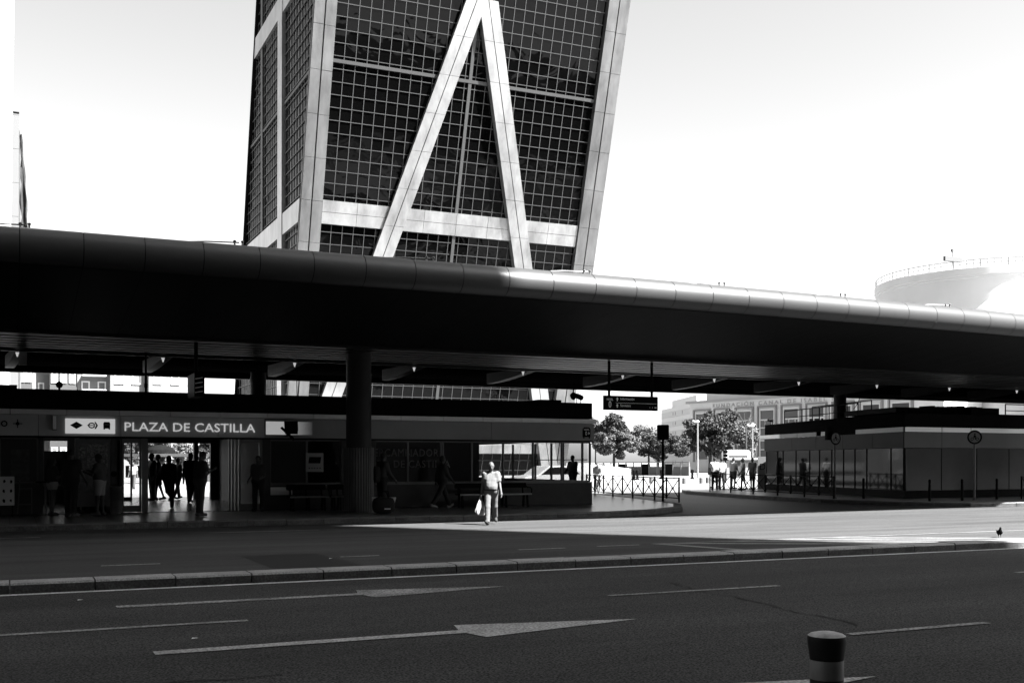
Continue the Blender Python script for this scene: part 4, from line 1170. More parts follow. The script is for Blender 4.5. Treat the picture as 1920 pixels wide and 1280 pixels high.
# building behind the corner building's roof
u0, u1 = PVx(1580, 750, 128), PVx(2100, 750, 128)
t = thing('white_building', 'long white building with pilasters seen over the corner building roof', 'building', ((u0 + u1) / 2, 128, 0))
mb = MB(); mb.box(u0, u1, 128, 140, 0, 16); mb.build('wall', M_RENDER, t)
k = u0 + 1; i = 0
while k < u1 - 4:
    mb = MB(); mb.box(k, k + 2.2, 127.9, 127.995, .5, 15); mb.build('window_bay', mat('bay_grey', 0.07, .6), t) if i % 2 else mb.build('window_bay', M_PANEL, t)
    k += 4.2 if i % 3 else 5.6; i += 1
mb = MB(); mb.box(u0 - .3, u1 + .3, 127.6, 140.3, 16, 16.5); mb.build('roof', M_RENDER, t)

# tall block on the viewer's side of the street: it throws the big shadow over road and canopy; made extra tall to cut skylight
bu1, bv1, bh = 38.5, -12.0, 112.0
t = thing('street_block', 'tall office block behind the viewer, shading the near road', 'office building', (-20, bv1, 0))
mb = MB(); mb.box(-95, bu1, -45, bv1, 0, bh); mb.build('wall', mat('block_stone', 0.06, .8, var=.1, vscale=.3), t)
mb = MB()
for f in range(32):
    for c in range(30): mb.box(-93 + c * 4.2, -90.2 + c * 4.2, bv1 + .002, bv1 + .05, 4.0 + f * 3.3, 6.0 + f * 3.3)
mb.build('window_grid', M_WINDOW, t)
t = thing('street_block', 'lower row of street buildings behind the viewer, further along the street', 'building', (90, -14, 0))
mb = MB(); mb.box(46, 150, -40, -14, 0, 15.5); mb.build('wall', M_DARK, t)
mb = MB()
for f in range(4):
    for c in range(22): mb.box(48 + c * 4.6, 50.6 + c * 4.6, -13.998, -13.95, 3.2 + f * 3.1, 5.0 + f * 3.1)
mb.build('window_grid', M_WINDOW, t)

# ==================================================================== TREES
def tree(label, x0, x1, ytop, ybot, ybase, d, tone, seed, n=5200, leaf=.16, trunk_x=None, density=1.0, shape='round', name='tree', group=None):
    """crown spanning picture columns x0..x1 and rows ytop..ybot at distance d; a real tree standing there"""
    rg = np.random.default_rng(seed); rr = random.Random(seed)
    cx = (x0 + x1) / 2
    c = PD(cx, HY, d); px = d / FPX
    zc, rz = HCAM + (HY - (ytop + ybot) / 2) * px, (ybot - ytop) / 2 * px
    rx = (x1 - x0) / 2 * px
    tx = PD(trunk_x or cx, HY, d)
    t = thing(name, label, 'tree', (tx[0], tx[1], -.02), group=group)
    mb = MB()
    zf = zc - rz * .55
    top = (c[0] + rx * .05, c[1], zc)
    r0 = max(.09, rx * .05)
    mb.tube([(tx[0], tx[1], -.05), (tx[0] + .05, tx[1], zf * .5), ((tx[0] + c[0]) / 2, tx[1], zf), top], [r0 * 1.35, r0, r0 * .8, r0 * .4], 8)
    for k in range(9):
        a = 2 * math.pi * k / 9 + rr.uniform(-.3, .3); q = rr.uniform(.55, .85)
        e = (c[0] + rx * q * math.cos(a), c[1] + rx * q * math.sin(a), zc + rz * rr.uniform(-.3, .6))
        b = ((tx[0] + c[0]) / 2, tx[1], zf * rr.uniform(.85, 1.0))
        m_ = ((b[0] + e[0]) / 2 + rr.uniform(-.2, .2), (b[1] + e[1]) / 2 + rr.uniform(-.2, .2), (b[2] + e[2]) / 2 - .15)
        mb.tube([b, m_, e], [r0 * .5, r0 * .3, r0 * .1], 5)
    mb.build('trunk', M_BARK, t, smooth=True)
    # leaf clumps: uneven lobes, gaps between them
    nc = 62
    ctr = []
    while len(ctr) < nc:
        p = rg.uniform(-1, 1, 3); r = np.linalg.norm(p)
        if r > 1 or r < .35: continue
        if shape == 'cone' and math.hypot(p[0], p[1]) > (1 - p[2]) * .62 + .12: continue
        if p[2] < -.55 and rr.random() < .5: continue
        ctr.append(p)
    ctr = np.array(ctr)
    rad = rg.uniform(.10, .36, nc)
    n = int(n * 1.9); leaf = leaf * .72
    idx = rg.choice(nc, n, p=(rad ** 2) / (rad ** 2).sum())
    dirs = rg.normal(size=(n, 3)); dirs /= np.linalg.norm(dirs, axis=1)[:, None]
    pos = ctr[idx] + dirs * (rad[idx] * rg.uniform(.35, 1.0, n) ** .5)[:, None]
    pos = pos * (1 + .05 * np.sin(7 * pos[:, :1] + 5 * pos[:, 2:3] + seed)) * np.array([rx, rx, rz]) * .94 + np.array([c[0], c[1], zc])
    nrm = dirs + rg.normal(size=(n, 3)) * .7 + np.array([0, 0, .35]); nrm /= np.linalg.norm(nrm, axis=1)[:, None]
    a = np.cross(nrm, rg.normal(size=(n, 3))); a /= np.linalg.norm(a, axis=1)[:, None]
    b = np.cross(nrm, a)
    s = (leaf * rg.uniform(.6, 1.5, n))[:, None]
    v = np.stack([pos - a * s, pos + b * s * .5, pos + a * s, pos - b * s * .5], 1).reshape(-1, 3)
    iv = -np.array([tx[0], tx[1], -.02])
    me = bpy.data.meshes.new('crown')
    me.from_pydata((v + iv).tolist(), [], np.arange(4 * n).reshape(n, 4).tolist())
    me.materials.append(M_LEAF[tone]); me.update()
    o = bpy.data.objects.new('crown', me); COL.objects.link(o); o.parent = t
    return t
tree('biggest dark broadleaf tree, standing before the institute facade', 1282, 1398, 768, 860, 885, 140, 0, 11, 9000, .24, 1331)
tree('bushy grey tree nearest the end wall of the station hall', 1108, 1196, 802, 856, 880, 118, 1, 12, 6500, .17, 1151)
tree('taller dark tree with a pointed top behind the bushy tree', 1120, 1182, 770, 822, 880, 150, 0, 13, 3000, .2, 1150, shape='cone')
tree('dark spreading tree at the hall corner behind the bushy tree', 1100, 1132, 786, 830, 880, 152, 1, 23, 2000, .2)
tree('very pale sunlit tree in the gap between the darker trees', 1176, 1252, 796, 850, 880, 175, 2, 14, 4200, .24, 1216)
tree('dark low-branched tree behind the sign with the black back', 1192, 1292, 812, 862, 886, 132, 0, 15, 6500, .19, 1233)
tree('pale thin-crowned tree against the institute windows', 1380, 1424, 788, 856, 885, 150, 2, 16, 1300, .2, 1402)
tree('pale small tree beside the white booth', 1392, 1416, 842, 868, 886, 105, 1, 19, 700, .13)
for i, (x0, x1, yt, yb, d, tone, lab) in enumerate(((222, 272, 812, 868, 88, 1, 'leafy tree seen through the glass door leaf beside the litter bin'), (272, 322, 806, 866, 92, 1, 'leafy tree behind the shelter roof in the open doorway'),
                                               (318, 372, 818, 884, 97, 2, 'pale tree in the middle of the doorway view'), (366, 414, 812, 880, 90, 1, 'leafy tree seen in the doorway behind the man looking at his phone'))):
    tree(lab, x0, x1, yt, yb, 885, d, tone, 40 + i, 4200, .15)
# young bare-limbed tree at the institute
t = thing('bare_tree', 'bare dark-limbed young tree in front of the third institute window', 'tree', PD(1400, 865, 146)[:2] + (-.02,))
b = PD(1400, 865, 146); px = 146 / FPX; mb = MB()
def br(pts, r0, r1):
    q = [PD(x, y, 146) for x, y in pts]; mb.tube(q, [r0 + (r1 - r0) * k / (len(q) - 1) for k in range(len(q))], 6)
br([(1400, 884), (1399, 830), (1399, 803), (1402, 790)], .14, .09)
br([(1402, 790), (1406, 780), (1408, 772)], .09, .04); br([(1399, 803), (1394, 792), (1389, 783), (1386, 775)], .09, .04); br([(1402, 792), (1395, 784), (1396, 772)], .08, .03)
br([(1404, 786), (1410, 780), (1413, 771)], .06, .02); br([(1399, 803), (1405, 796), (1411, 790)], .06, .02)
mb.build('trunk', M_BARK, t)

# ==================================================================== FENCES, SIGNS, POSTS, STREET FURNITURE
def cross_fence(label, a, b, n, z0=.15):
    a, b = Vector(a), Vector(b); L = (b - a).length; d = (b - a) / L; ang = math.atan2(d.y, d.x)
    t = thing('cross_fence', label, 'fence', (a.x, a.y, z0), ang)
    s = L / n
    mb = MB(); mb.box(0, L, -.025, .025, .86, .90); mb.build('top_rail', M_BLACK, t, world=False)
    mb = MB(); mb.box(0, L, -.018, .018, .13, .165); mb.build('bottom_rail', M_BLACK, t, world=False)
    for k in range(n + 1):
        mb = MB(); mb.box(k * s - .025, k * s + .025, -.027, .027, -.01 if k % 2 == 0 or n < 4 else .10, .92); mb.build('fence_post', M_BLACK, t, world=False)
    for k in range(n):
        mb = MB()
        mb.bar((k * s + .02, .006, .165), ((k + 1) * s - .02, .006, .86), .022, .03); mb.bar((k * s + .02, -.006, .86), ((k + 1) * s - .02, -.006, .165), .022, .03)
        mb.lathe((k * s + s / 2, 0, .475), [(.02, 0), (.05, .02), (.05, .055), (.02, .075)], 8)
        mb.build('cross_brace', M_BLACK, t, world=False)
    return t
cross_fence('black cross-braced fence along the hall side of the side road', (22.45, 34.0), (24.3, 44.5), 9)
cross_fence('black cross-braced fence on the kerb before the waiting people', (30.25, 34.6), (31.95, 45.6), 10)
cross_fence('short black cross-braced fence end behind the round sign before the street face', (37.0, 31.3), (38.4, 31.9), 1)

def pole_sign(label, x, d, z0, ztop, r, rot, back=False):
    p = PD(x, HY, d)
    t = thing('round_sign', label, 'traffic sign', (p[0], p[1], z0), rot)
    mb = MB(); mb.tube([(0, 0, -.02), (0, 0, ztop - z0)], .04, 10)
    mb.lathe((0, 0, 0), [(.09, -.01), (.09, .02), (.045, .04)], 12); mb.build('pole', mat('pole_grey', 0.03, .45, metal=.3), t, world=False)
    cz = ztop - z0 + r * .2; mb = MB()
    disc = lambda rr_, k=36: [(rr_ * math.cos(2 * math.pi * i / k), cz + rr_ * math.sin(2 * math.pi * i / k)) for i in range(k)]
    mb.vprism(disc(r), -.055, -.042); mb.build('sign_plate', M_BLACK, t, world=False)
    mb = MB(); mb.vprism(disc(r * .76), -.060, -.0555); mb.build('sign_face', mat('sign_face_grey', 0.07, .5), t, world=False)
    mb = MB(); q = r
    for s in (-1, 1):
        for k in range(18):
            a0, a1 = R(20 * k), R(20 * k + 20); c = (s * q * .34, cz - q * .24)
            mb.vprism([(c[0] + q * .22 * math.cos(a0), c[1] + q * .22 * math.sin(a0)), (c[0] + q * .22 * math.cos(a1), c[1] + q * .22 * math.sin(a1)),
                       (c[0] + q * .13 * math.cos(a1), c[1] + q * .13 * math.sin(a1)), (c[0] + q * .13 * math.cos(a0), c[1] + q * .13 * math.sin(a0))], -.064, -.0605)
    mb.vprism([(-q * .12, cz + .28 * q), (q * .06, cz + .34 * q), (q * .25, cz + .05 * q), (q * .12, cz - .02 * q), (q * .16, cz - .32 * q), (q * .02, cz - .32 * q), (-q * .02, cz - .02 * q), (-q * .2, cz - .1 * q)], -.0645, -.0605)
    mb.vprism([(q * .02 + q * .11 * math.cos(R(30 * k)), cz + q * .46 + q * .11 * math.sin(R(30 * k))) for k in range(12)], -.0645, -.0605)
    mb.build('rider_symbol', M_BLACK, t, world=False)
    return t
pole_sign('round cyclist sign with a thick black rim before the street face of the corner building', 1827, 42.8, .15, 2.55, .275, -R(38))
tt = pole_sign('round cyclist sign with a dark box behind it at the fence end', 1565, 44.6, .15, 2.55, .275, R(2))
mb = MB(); mb.box(-.34, -.02, .06, .20, 2.38, 2.95); mb.build('signal_box', M_BLACK, tt, world=False)
p = PD(1243, HY, 41.2)
t = thing('square_sign', 'black-backed square sign with round corners on a pole beside the fence', 'traffic sign', (p[0], p[1], .15), -R(20))
mb = MB(); mb.tube([(0, 0, -.02), (0, 0, 2.4)], .045, 10); mb.build('pole', M_BLACK, t, world=False)
mb = MB(); w, h, c = .22, .28, .05
pts = []
for sx, sz, a0 in ((1, 1, 0), (-1, 1, 90), (-1, -1, 180), (1, -1, 270)):
    for k in range(5): a = R(a0 + 22.5 * k); pts.append((sx * (w - c) + c * math.cos(a), 2.61 + sz * (h - c) + c * math.sin(a)))
mb.vprism(pts, -.06, .06); mb.build('sign_panel', M_BLACK, t, world=False)
# thin bollards before the corner building
def thin_post(x, d, label):
    p = PD(x, HY, d); t = thing('thin_bollard', label, 'bollard', (p[0], p[1], .15), group='thin dark bollards before the corner building')
    mb = MB(); mb.lathe((0, 0, 0), [(.05, -.01), (.05, .62), (.042, .63), (.042, .68), (.05, .69), (.05, .80), (.03, .83)], 14); mb.build('post', M_BLACK, t, world=False, smooth=True)
for x, d, s in ((1619, 44.4, 'thin dark bollard at the side face of the corner building'), (1743, 41.4, 'thin dark bollard near the street corner of the corner building'),
                (1804, 42.0, 'thin dark bollard between the street corner bollard and the round sign'), (1869, 43.2, 'thin dark bollard past the round sign, beside the short fence end')): thin_post(x, d, s)
# foreground bollard
p = PD(1550, HY, 5.84)
t = thing('striped_bollard', 'thick dark bollard with a pale reflective band on the near pavement', 'bollard', (p[0], p[1], .13))
def ring(mb, z0, z1, r0, r1, m=0): mb.lathe((0, 0, 0), [(r0, z0), (r1, z1)], 40, m)
mb = MB(); mb.lathe((0, 0, 0), [(.088, -.01), (.088, .358), (.087, .362), (.087, .458), (.0885, .463), (.0975, .535), (.1005, .566), (.1005, .583), (.098, .590)], 48); mb.build('body', mat('bollard_black', 0.006, .55, spec=.1), t, world=False, smooth=True)
mb = MB(); mb.lathe((0, 0, 0), [(.0887, .361), (.0892, .363), (.0892, .461), (.0887, .463)], 48); mb.build('reflective_band', mat('reflective_band', 0.07, .5, var=.25, vscale=14, stretch=(1, 1, .25)), t, world=False, smooth=True)
mb = MB(); mb.lathe((0, 0, 0), [(.099, .5905), (.085, .600), (.05, .609), (.002, .612)], 48); mb.build('cap', mat('scuffed_cap', 0.2, .6, var=.35, vscale=18), t, world=False, smooth=True)
# small bollards and posts across the street
for x, d, lab in ((1283, 82, 'small pale bollard on the far paving closest to the dark stubby post'), (1315, 83, 'small pale bollard on the far paving between two others, below the slim lamp post'), (1327, 84, 'small pale bollard on the far paving closest to the waiting people'), (1221, 84, 'small pale bollard seen through the hall-side fence')):
    p = PD(x, HY, d); t = thing('small_bollard', lab, 'bollard', (p[0], p[1], -.02), group='small bollards on the far paving')
    mb = MB(); mb.lathe((0, 0, 0), [(.16, 0), (.16, .42), (.13, .46)], 12); mb.build('post', mat('bollard_stone', 0.06, .8), t, world=False)
for x, d, lab in ((1189, 100, 'slim dark post by the far kerb, the one nearer the hall of a pair'), (1195, 100, 'dark post by the far kerb beside its twin'), (1298, 104, 'dark stubby post on a base by the far kerb'), (1240, 104, 'dark stubby post behind the sign pole')):
    p = PD(x, HY, d); t = thing('kerb_post', lab.replace('traffic cone-like post pair by the far kerb, left one', 'slim post by the far kerb, left of a pair'), 'post', (p[0], p[1], -.02))
    mb = MB(); mb.lathe((0, 0, 0), [(.22, 0), (.2, .1), (.12, .15), (.1, .55), (.16, .6), (.16, .85), (.08, .92)], 10); mb.build('post', M_BLACK, t, world=False)
# slim lamp posts
def lamp(x, y0, d, label, rad=.10):
    p = PD(x, HY, d); z = HCAM + (HY - y0) * d / FPX
    t = thing('lamp_post', label, 'lamp post', (p[0], p[1], -.02))
    mb = MB(); mb.tube([(0, 0, 0), (0, 0, z)], [rad, rad * .7], 8); mb.build('pole', mat('lamp_grey', 0.12, .5), t, world=False)
    mb = MB(); mb.lathe((0, 0, z), [(.08, 0), (.16, .06), (.16, .18), (.08, .26)], 10); mb.bar((0, 0, z + .1), (-.6, 0, z + .2), .08, .09); mb.build('lamp_head', M_WHITE, t, world=False)
lamp(1308, 792, 112, 'slim pale lamp post in front of the big dark tree', .11)
lamp(1411, 800, 96, 'slim pale lamp post before the institute windows', .08)
# white ramp railing, parapets and hedge
def pick(x, d): p = PD(x, HY, d); return Vector((p[0], p[1]))
a, b = pick(1108, 92), pick(1182, 118)
t = thing('ramp_railing', 'white barred railing sloping down behind the hall-side fence', 'railing', (a.x, a.y, 0)); mb = MB()
n = 46
for k in range(n + 1):
    q = a + (b - a) * k / n; zt = 1.35 - .55 * k / n; mb.box(q.x - .03, q.x + .03, q.y - .03, q.y + .03, -.02, zt)
mb.bar((a.x, a.y, .12), (b.x, b.y, .06), .1, .06); mb.bar((a.x, a.y, .72), (b.x, b.y, .42), .08, .05)
mb.build('grille', M_WHITE, t)
mb = MB(); mb.bar((a.x, a.y, 1.38), (b.x, b.y, .83), .1, .08); mb.build('handrail', M_WHITE, t)
a, b = pick(1118, 136), pick(1292, 128); q = Vector((-(b - a).y, (b - a).x)).normalized() * .4
t = thing('garden_wall', 'low grey wall with dark panels under the trees', 'wall', (a.x, a.y, 0)); mb = MB()
n = 12
for k in range(n):
    p0, p1 = a + (b - a) * (k + .05) / n, a + (b - a) * (k + .95) / n
    mb.prism([(p0.x, p0.y), (p1.x, p1.y), (p1.x + q.x, p1.y + q.y), (p0.x + q.x, p0.y + q.y)], -.02, 1.05 + .3 * (k % 3 == 0), 0 if k % 3 else 1)
mb.build('wall_panels', [mat('garden_wall_grey', 0.06, .8), M_DARK], t, recalc=True)
mb = MB(); mb.bar((a.x, a.y, 1.5), (b.x, b.y, 1.6), .1, .1); 
for k in range(n + 1): p0 = a + (b - a) * k / n; mb.box(p0.x - .05, p0.x + .05, p0.y - .05, p0.y + .05, -.02, 1.5)
mb.build('rail', mat('wall_rail', 0.1, .6), t)
# white booth with a domed roof
p = PD(1380, HY, 100); t = thing('white_booth', 'white booth with a rounded roof and a picture panel beyond the fence', 'kiosk', (p[0], p[1], -.02), -R(24)); px = 100 / FPX
w = 46 * px / 2
mb = MB(); mb.box(-w * .92, w * .92, -.9, .9, 0, 1.85); mb.build('booth_body', mat('booth_white', 0.2, .6), t, world=False)
mb = MB(); mb.box(-w * 1.05, w * 1.9, -1.2, 1.0, 1.86, 2.0); mb.vprism([(-w, 2.0), (w, 2.0), (w, 2.5), (w * .9, 2.66), (w * .5, 2.74), (-w * .5, 2.74), (-w * .9, 2.66), (-w, 2.5)], -.95, .95); mb.build('booth_roof', M_WHITE, t, world=False)
mb = MB(); mb.box(-w * .75, w * .75, -.985, -.951, 2.02, 2.26); mb.build('roof_sign', mat('booth_sign', 0.03, .6, var=.5, vscale=3), t, world=False)
mb = MB(); mb.box(-w * .62, w * .18, -.96, -.905, .35, 1.72); mb.build('picture_panel', mat('booth_picture', 0.03, .5, var=.95, vscale=2.2), t, world=False)
mb = MB(); mb.box(w * .3, w * 1.9, -.99, -.91, 1.55, 1.84); mb.build('text_band', mat('booth_band', 0.1, .6, var=.5, vscale=6), t, world=False)
mb = MB(); mb.box(w * 1.78, w * 1.86, -1.0, -.9, 0, 1.86); mb.build('leg', M_WHITE, t, world=False)
p = PD(1360, HY, 92); t = thing('traffic_light', 'dark traffic light beside the white booth', 'traffic light', (p[0], p[1], -.02))
mb = MB(); mb.tube([(0, 0, 0), (0, 0, 2.0)], .06, 8); mb.build('pole', M_DARK, t, world=False)
mb = MB()
for k in range(3): mb.box(-.15, .15, -.15, .12, 1.75 + k * .3, 2.02 + k * .3); mb.box(-.12, .3, -.28, -.151, 1.98 + k * .3, 2.01 + k * .3)
mb.build('signal_head', M_DARK, t, world=False)
p = PD(1428, HY, 60.5); t = thing('letter_panel', 'upright grey panel with a letter D at the end of the corner building', 'sign', (p[0], p[1], .15), -R(24))
mb = MB(); mb.box(-.22, .22, -.06, .06, 0, 1.78); mb.build('panel', mat('panel_grey', 0.06, .6), t, world=False)
mb = MB(); lettering(mb, 'D', .5, (-.15, -.0605, 1.05), (1, 0, 0), (0, 0, 1), .004); mb.build('letter', M_DARK, t, world=False)
# glass shelter behind the hall, framed by the doorway
a, b = pick(238, 83), pick(412, 80)
t = thing('bus_shelter', 'bus shelter with a flat pale roof beam framed by the open doorway', 'shelter', (a.x, a.y, -.02))
zb = HCAM + (HY - 853) * 82 / FPX
mb = MB(); mb.bar((a.x, a.y, zb), (b.x, b.y, zb), 1.6, .22); mb.build('roof', mat('shelter_roof', 0.1, .6), t)
for x in (246, 313, 344, 366, 400):
    p = pick(x, 82); mb = MB(); mb.tube([(p.x, p.y, -.02), (p.x, p.y, zb - .1)], .07, 8); mb.build('post', mat('shelter_post', 0.04, .5), t)
p0, p1 = pick(322, 82.5), pick(378, 82); mb = MB()
for z in (.7, 1.0, 1.35): mb.bar((p0.x, p0.y, z), (p1.x, p1.y, z), .05, .05)
mb.build('rail', mat('shelter_post', 0.04), t)
p0 = pick(300, 84); mb = MB(); mb.lathe((p0.x, p0.y, zb + .16), [(1.15, 0), (1.1, .25), (.8, .5), (.4, .62), (.05, .65)], 20); mb.build('roof_dome', M_DARK, t)
mb = MB(); p0, p1 = pick(236, 82.6), pick(262, 82.4); mb.bar((p0.x, p0.y, .9), (p1.x, p1.y, .9), .1, .9); mb.build('back_panel', M_DARK, t)
# white car beyond the hall, seen through the end windows
def car(label, u, v, rz, shade, hgt=1.46):
    t = thing('parked_car', label, 'car', (u, v, -.02), rz)
    prof = [(-2.05, .32), (-2.08, .70), (-1.9, .86), (-1.15, .95), (-.45, hgt - .03), (.3, hgt), (1.25, hgt - .08), (1.9, .98), (2.05, .8), (2.05, .32)]
    mb = MB(); mb.vprism(prof, -.84, .84); o = mb.build('body', mat('car_paint_%d' % int(shade * 100), shade, .25, spec=.6), t, world=False)
    bv = o.modifiers.new('soft_edges', 'BEVEL'); bv.width = .07; bv.segments = 3
    for sgn in (-1, 1):
        mb = MB(); mb.vprism([(-.95, .97), (-.42, hgt - .12), (.28, hgt - .09), (1.1, hgt - .16), (1.5, .99)], sgn * .845 - .004, sgn * .845 + .004); mb.build('side_window', M_SMOKED, t, world=False)
    for x in (-1.3, 1.3):
        for s in (-1, 1):
            mb = MB(); mb.tube([(x, s * .70, .32), (x, s * .86, .32)], .32, 20); w = mb.build('wheel', M_BLACK, t, world=False)
            mb = MB(); mb.tube([(x, s * .861, .32), (x, s * .868, .32)], .19, 14); mb.build('rim', M_STEEL, w, world=False)
    for s in (-1, 1):
        mb = MB(); mb.box(-2.1, -2.02, s * .6 - .15, s * .6 + .15, .62, .74); mb.build('headlight', M_WHITE, t, world=False)
        mb = MB(); mb.box(2.03, 2.08, s * .62 - .12, s * .62 + .12, .78, .9); mb.build('tail_light', M_DARK, t, world=False)
car('pale parked car seen through the last windows of the hall', 26.9, 53.6, R(4), .16)
# scraps of litter on the bus lane and road
for i, (x, y) in enumerate(((620, 1047), (150, 1125), (365, 1197))):
    q = G(x, y); mb = MB(); mb.quad([(q[0] - .03, q[1] - .01, .006), (q[0] + .025, q[1] - .015, .010), (q[0] + .035, q[1] + .01, .008), (q[0] - .02, q[1] + .015, .012)])
    tag(mb.build('paper_scrap', M_WHITE), ('scrap of paper on the bus lane near the dark asphalt patch', 'scrap of paper on the road just below the kerb', 'scrap of paper between the two lane lines')[i], 'litter')

# ==================================================================== PEOPLE (continuous skins grown from a posed skeleton)
def net(f, lo, hi, h):
    """surface nets: one smooth closed mesh from a distance field"""
    ax = [np.arange(lo[i], hi[i] + h, h) for i in range(3)]
    X, Y, Z = np.meshgrid(*ax, indexing='ij')
    D = f(np.stack([X, Y, Z], -1).reshape(-1, 3)).reshape(X.shape)
    S = D < 0
    nx, ny, nz = S.shape
    cs = [(i, j, k) for i in (0, 1) for j in (0, 1) for k in (0, 1)]
    C = sum(S[i:nx - 1 + i, j:ny - 1 + j, k:nz - 1 + k].astype(np.int8) for i, j, k in cs)
    act = np.argwhere((C > 0) & (C < 8))
    idx = -np.ones((nx - 1, ny - 1, nz - 1), np.int64); idx[tuple(act.T)] = np.arange(len(act))
    acc = np.zeros((len(act), 3)); cnt = np.zeros(len(act))
    for a in cs:
        for d in range(3):
            if a[d]: continue
            b = list(a); b[d] = 1
            da = D[act[:, 0] + a[0], act[:, 1] + a[1], act[:, 2] + a[2]]; db = D[act[:, 0] + b[0], act[:, 1] + b[1], act[:, 2] + b[2]]
            m = (da < 0) != (db < 0)
            t = np.where(m, da / np.where(m, da - db, 1), 0)
            p = np.tile(np.array(a, float), (len(act), 1)); p[:, d] += t
            acc += np.where(m[:, None], p, 0); cnt += m
    V = (acc / cnt[:, None] + act) * h + np.array([a[0] for a in ax])
    F = []
    for d in range(3):
        e1, e2 = [i for i in range(3) if i != d]
        sl0 = [slice(1, -1)] * 3; sl0[d] = slice(0, -1); sl1 = [slice(1, -1)] * 3; sl1[d] = slice(1, None)
        A, B = S[tuple(sl0)], S[tuple(sl1)]
        off = np.array([1, 1, 1]); off[d] = 0
        for flip, M in ((False, A & ~B), (True, ~A & B)):
            q = np.argwhere(M) + off
            if not len(q): continue
            o = []
            for s1, s2 in ((1, 1), (0, 1), (0, 0), (1, 0)):
                c = q.copy(); c[:, e1] -= s1; c[:, e2] -= s2; o.append(idx[tuple(c.T)])
            o = np.stack(o, 1)
            if (d == 1) != flip: o = o[:, ::-1]
            F.append(o)
    return V, np.concatenate(F)

def cap(a, b, ra, rb): return (np.array(a, float), np.array(b, float), ra, rb)
def d_cap(P, c):
    a, b, ra, rb = c; ab = b - a; L = max(1e-9, ab @ ab)
    t = np.clip(((P - a) @ ab) / L, 0, 1)
    return np.linalg.norm(P - a - t[:, None] * ab, axis=1) - (ra + (rb - ra) * t)
def d_ell(P, c, r, Rm=None):
    q = P - np.array(c)
    if Rm is not None: q = q @ Rm
    k0 = np.linalg.norm(q / r, axis=1); k1 = np.linalg.norm(q / (np.array(r) ** 2), axis=1)
    return k0 * (k0 - 1) / np.maximum(k1, 1e-9)
def smin(a, b, k):
    h = np.clip(.5 + .5 * (b - a) / k, 0, 1)
    return b + (a - b) * h - k * h * (1 - h)

def rotx(p, ang, o):
    c, s = math.cos(ang), math.sin(ang); y, z = p[1] - o[1], p[2] - o[2]
    return np.array([p[0], o[1] + y * c + z * s, o[2] - y * s + z * c])       # positive leans forward (+y)

GREY = {}
def cloth(v):
    k = round(v, 3)
    if k not in GREY: GREY[k] = mat('cloth_%d' % int(k * 1000), k * .45, .85, spec=.25, var=.12, vscale=9)
    return GREY[k]
def skin(v=.32):
    return mat('skin_%d' % int(v * 100), v * .3, .6, spec=.35, var=.06, vscale=12)

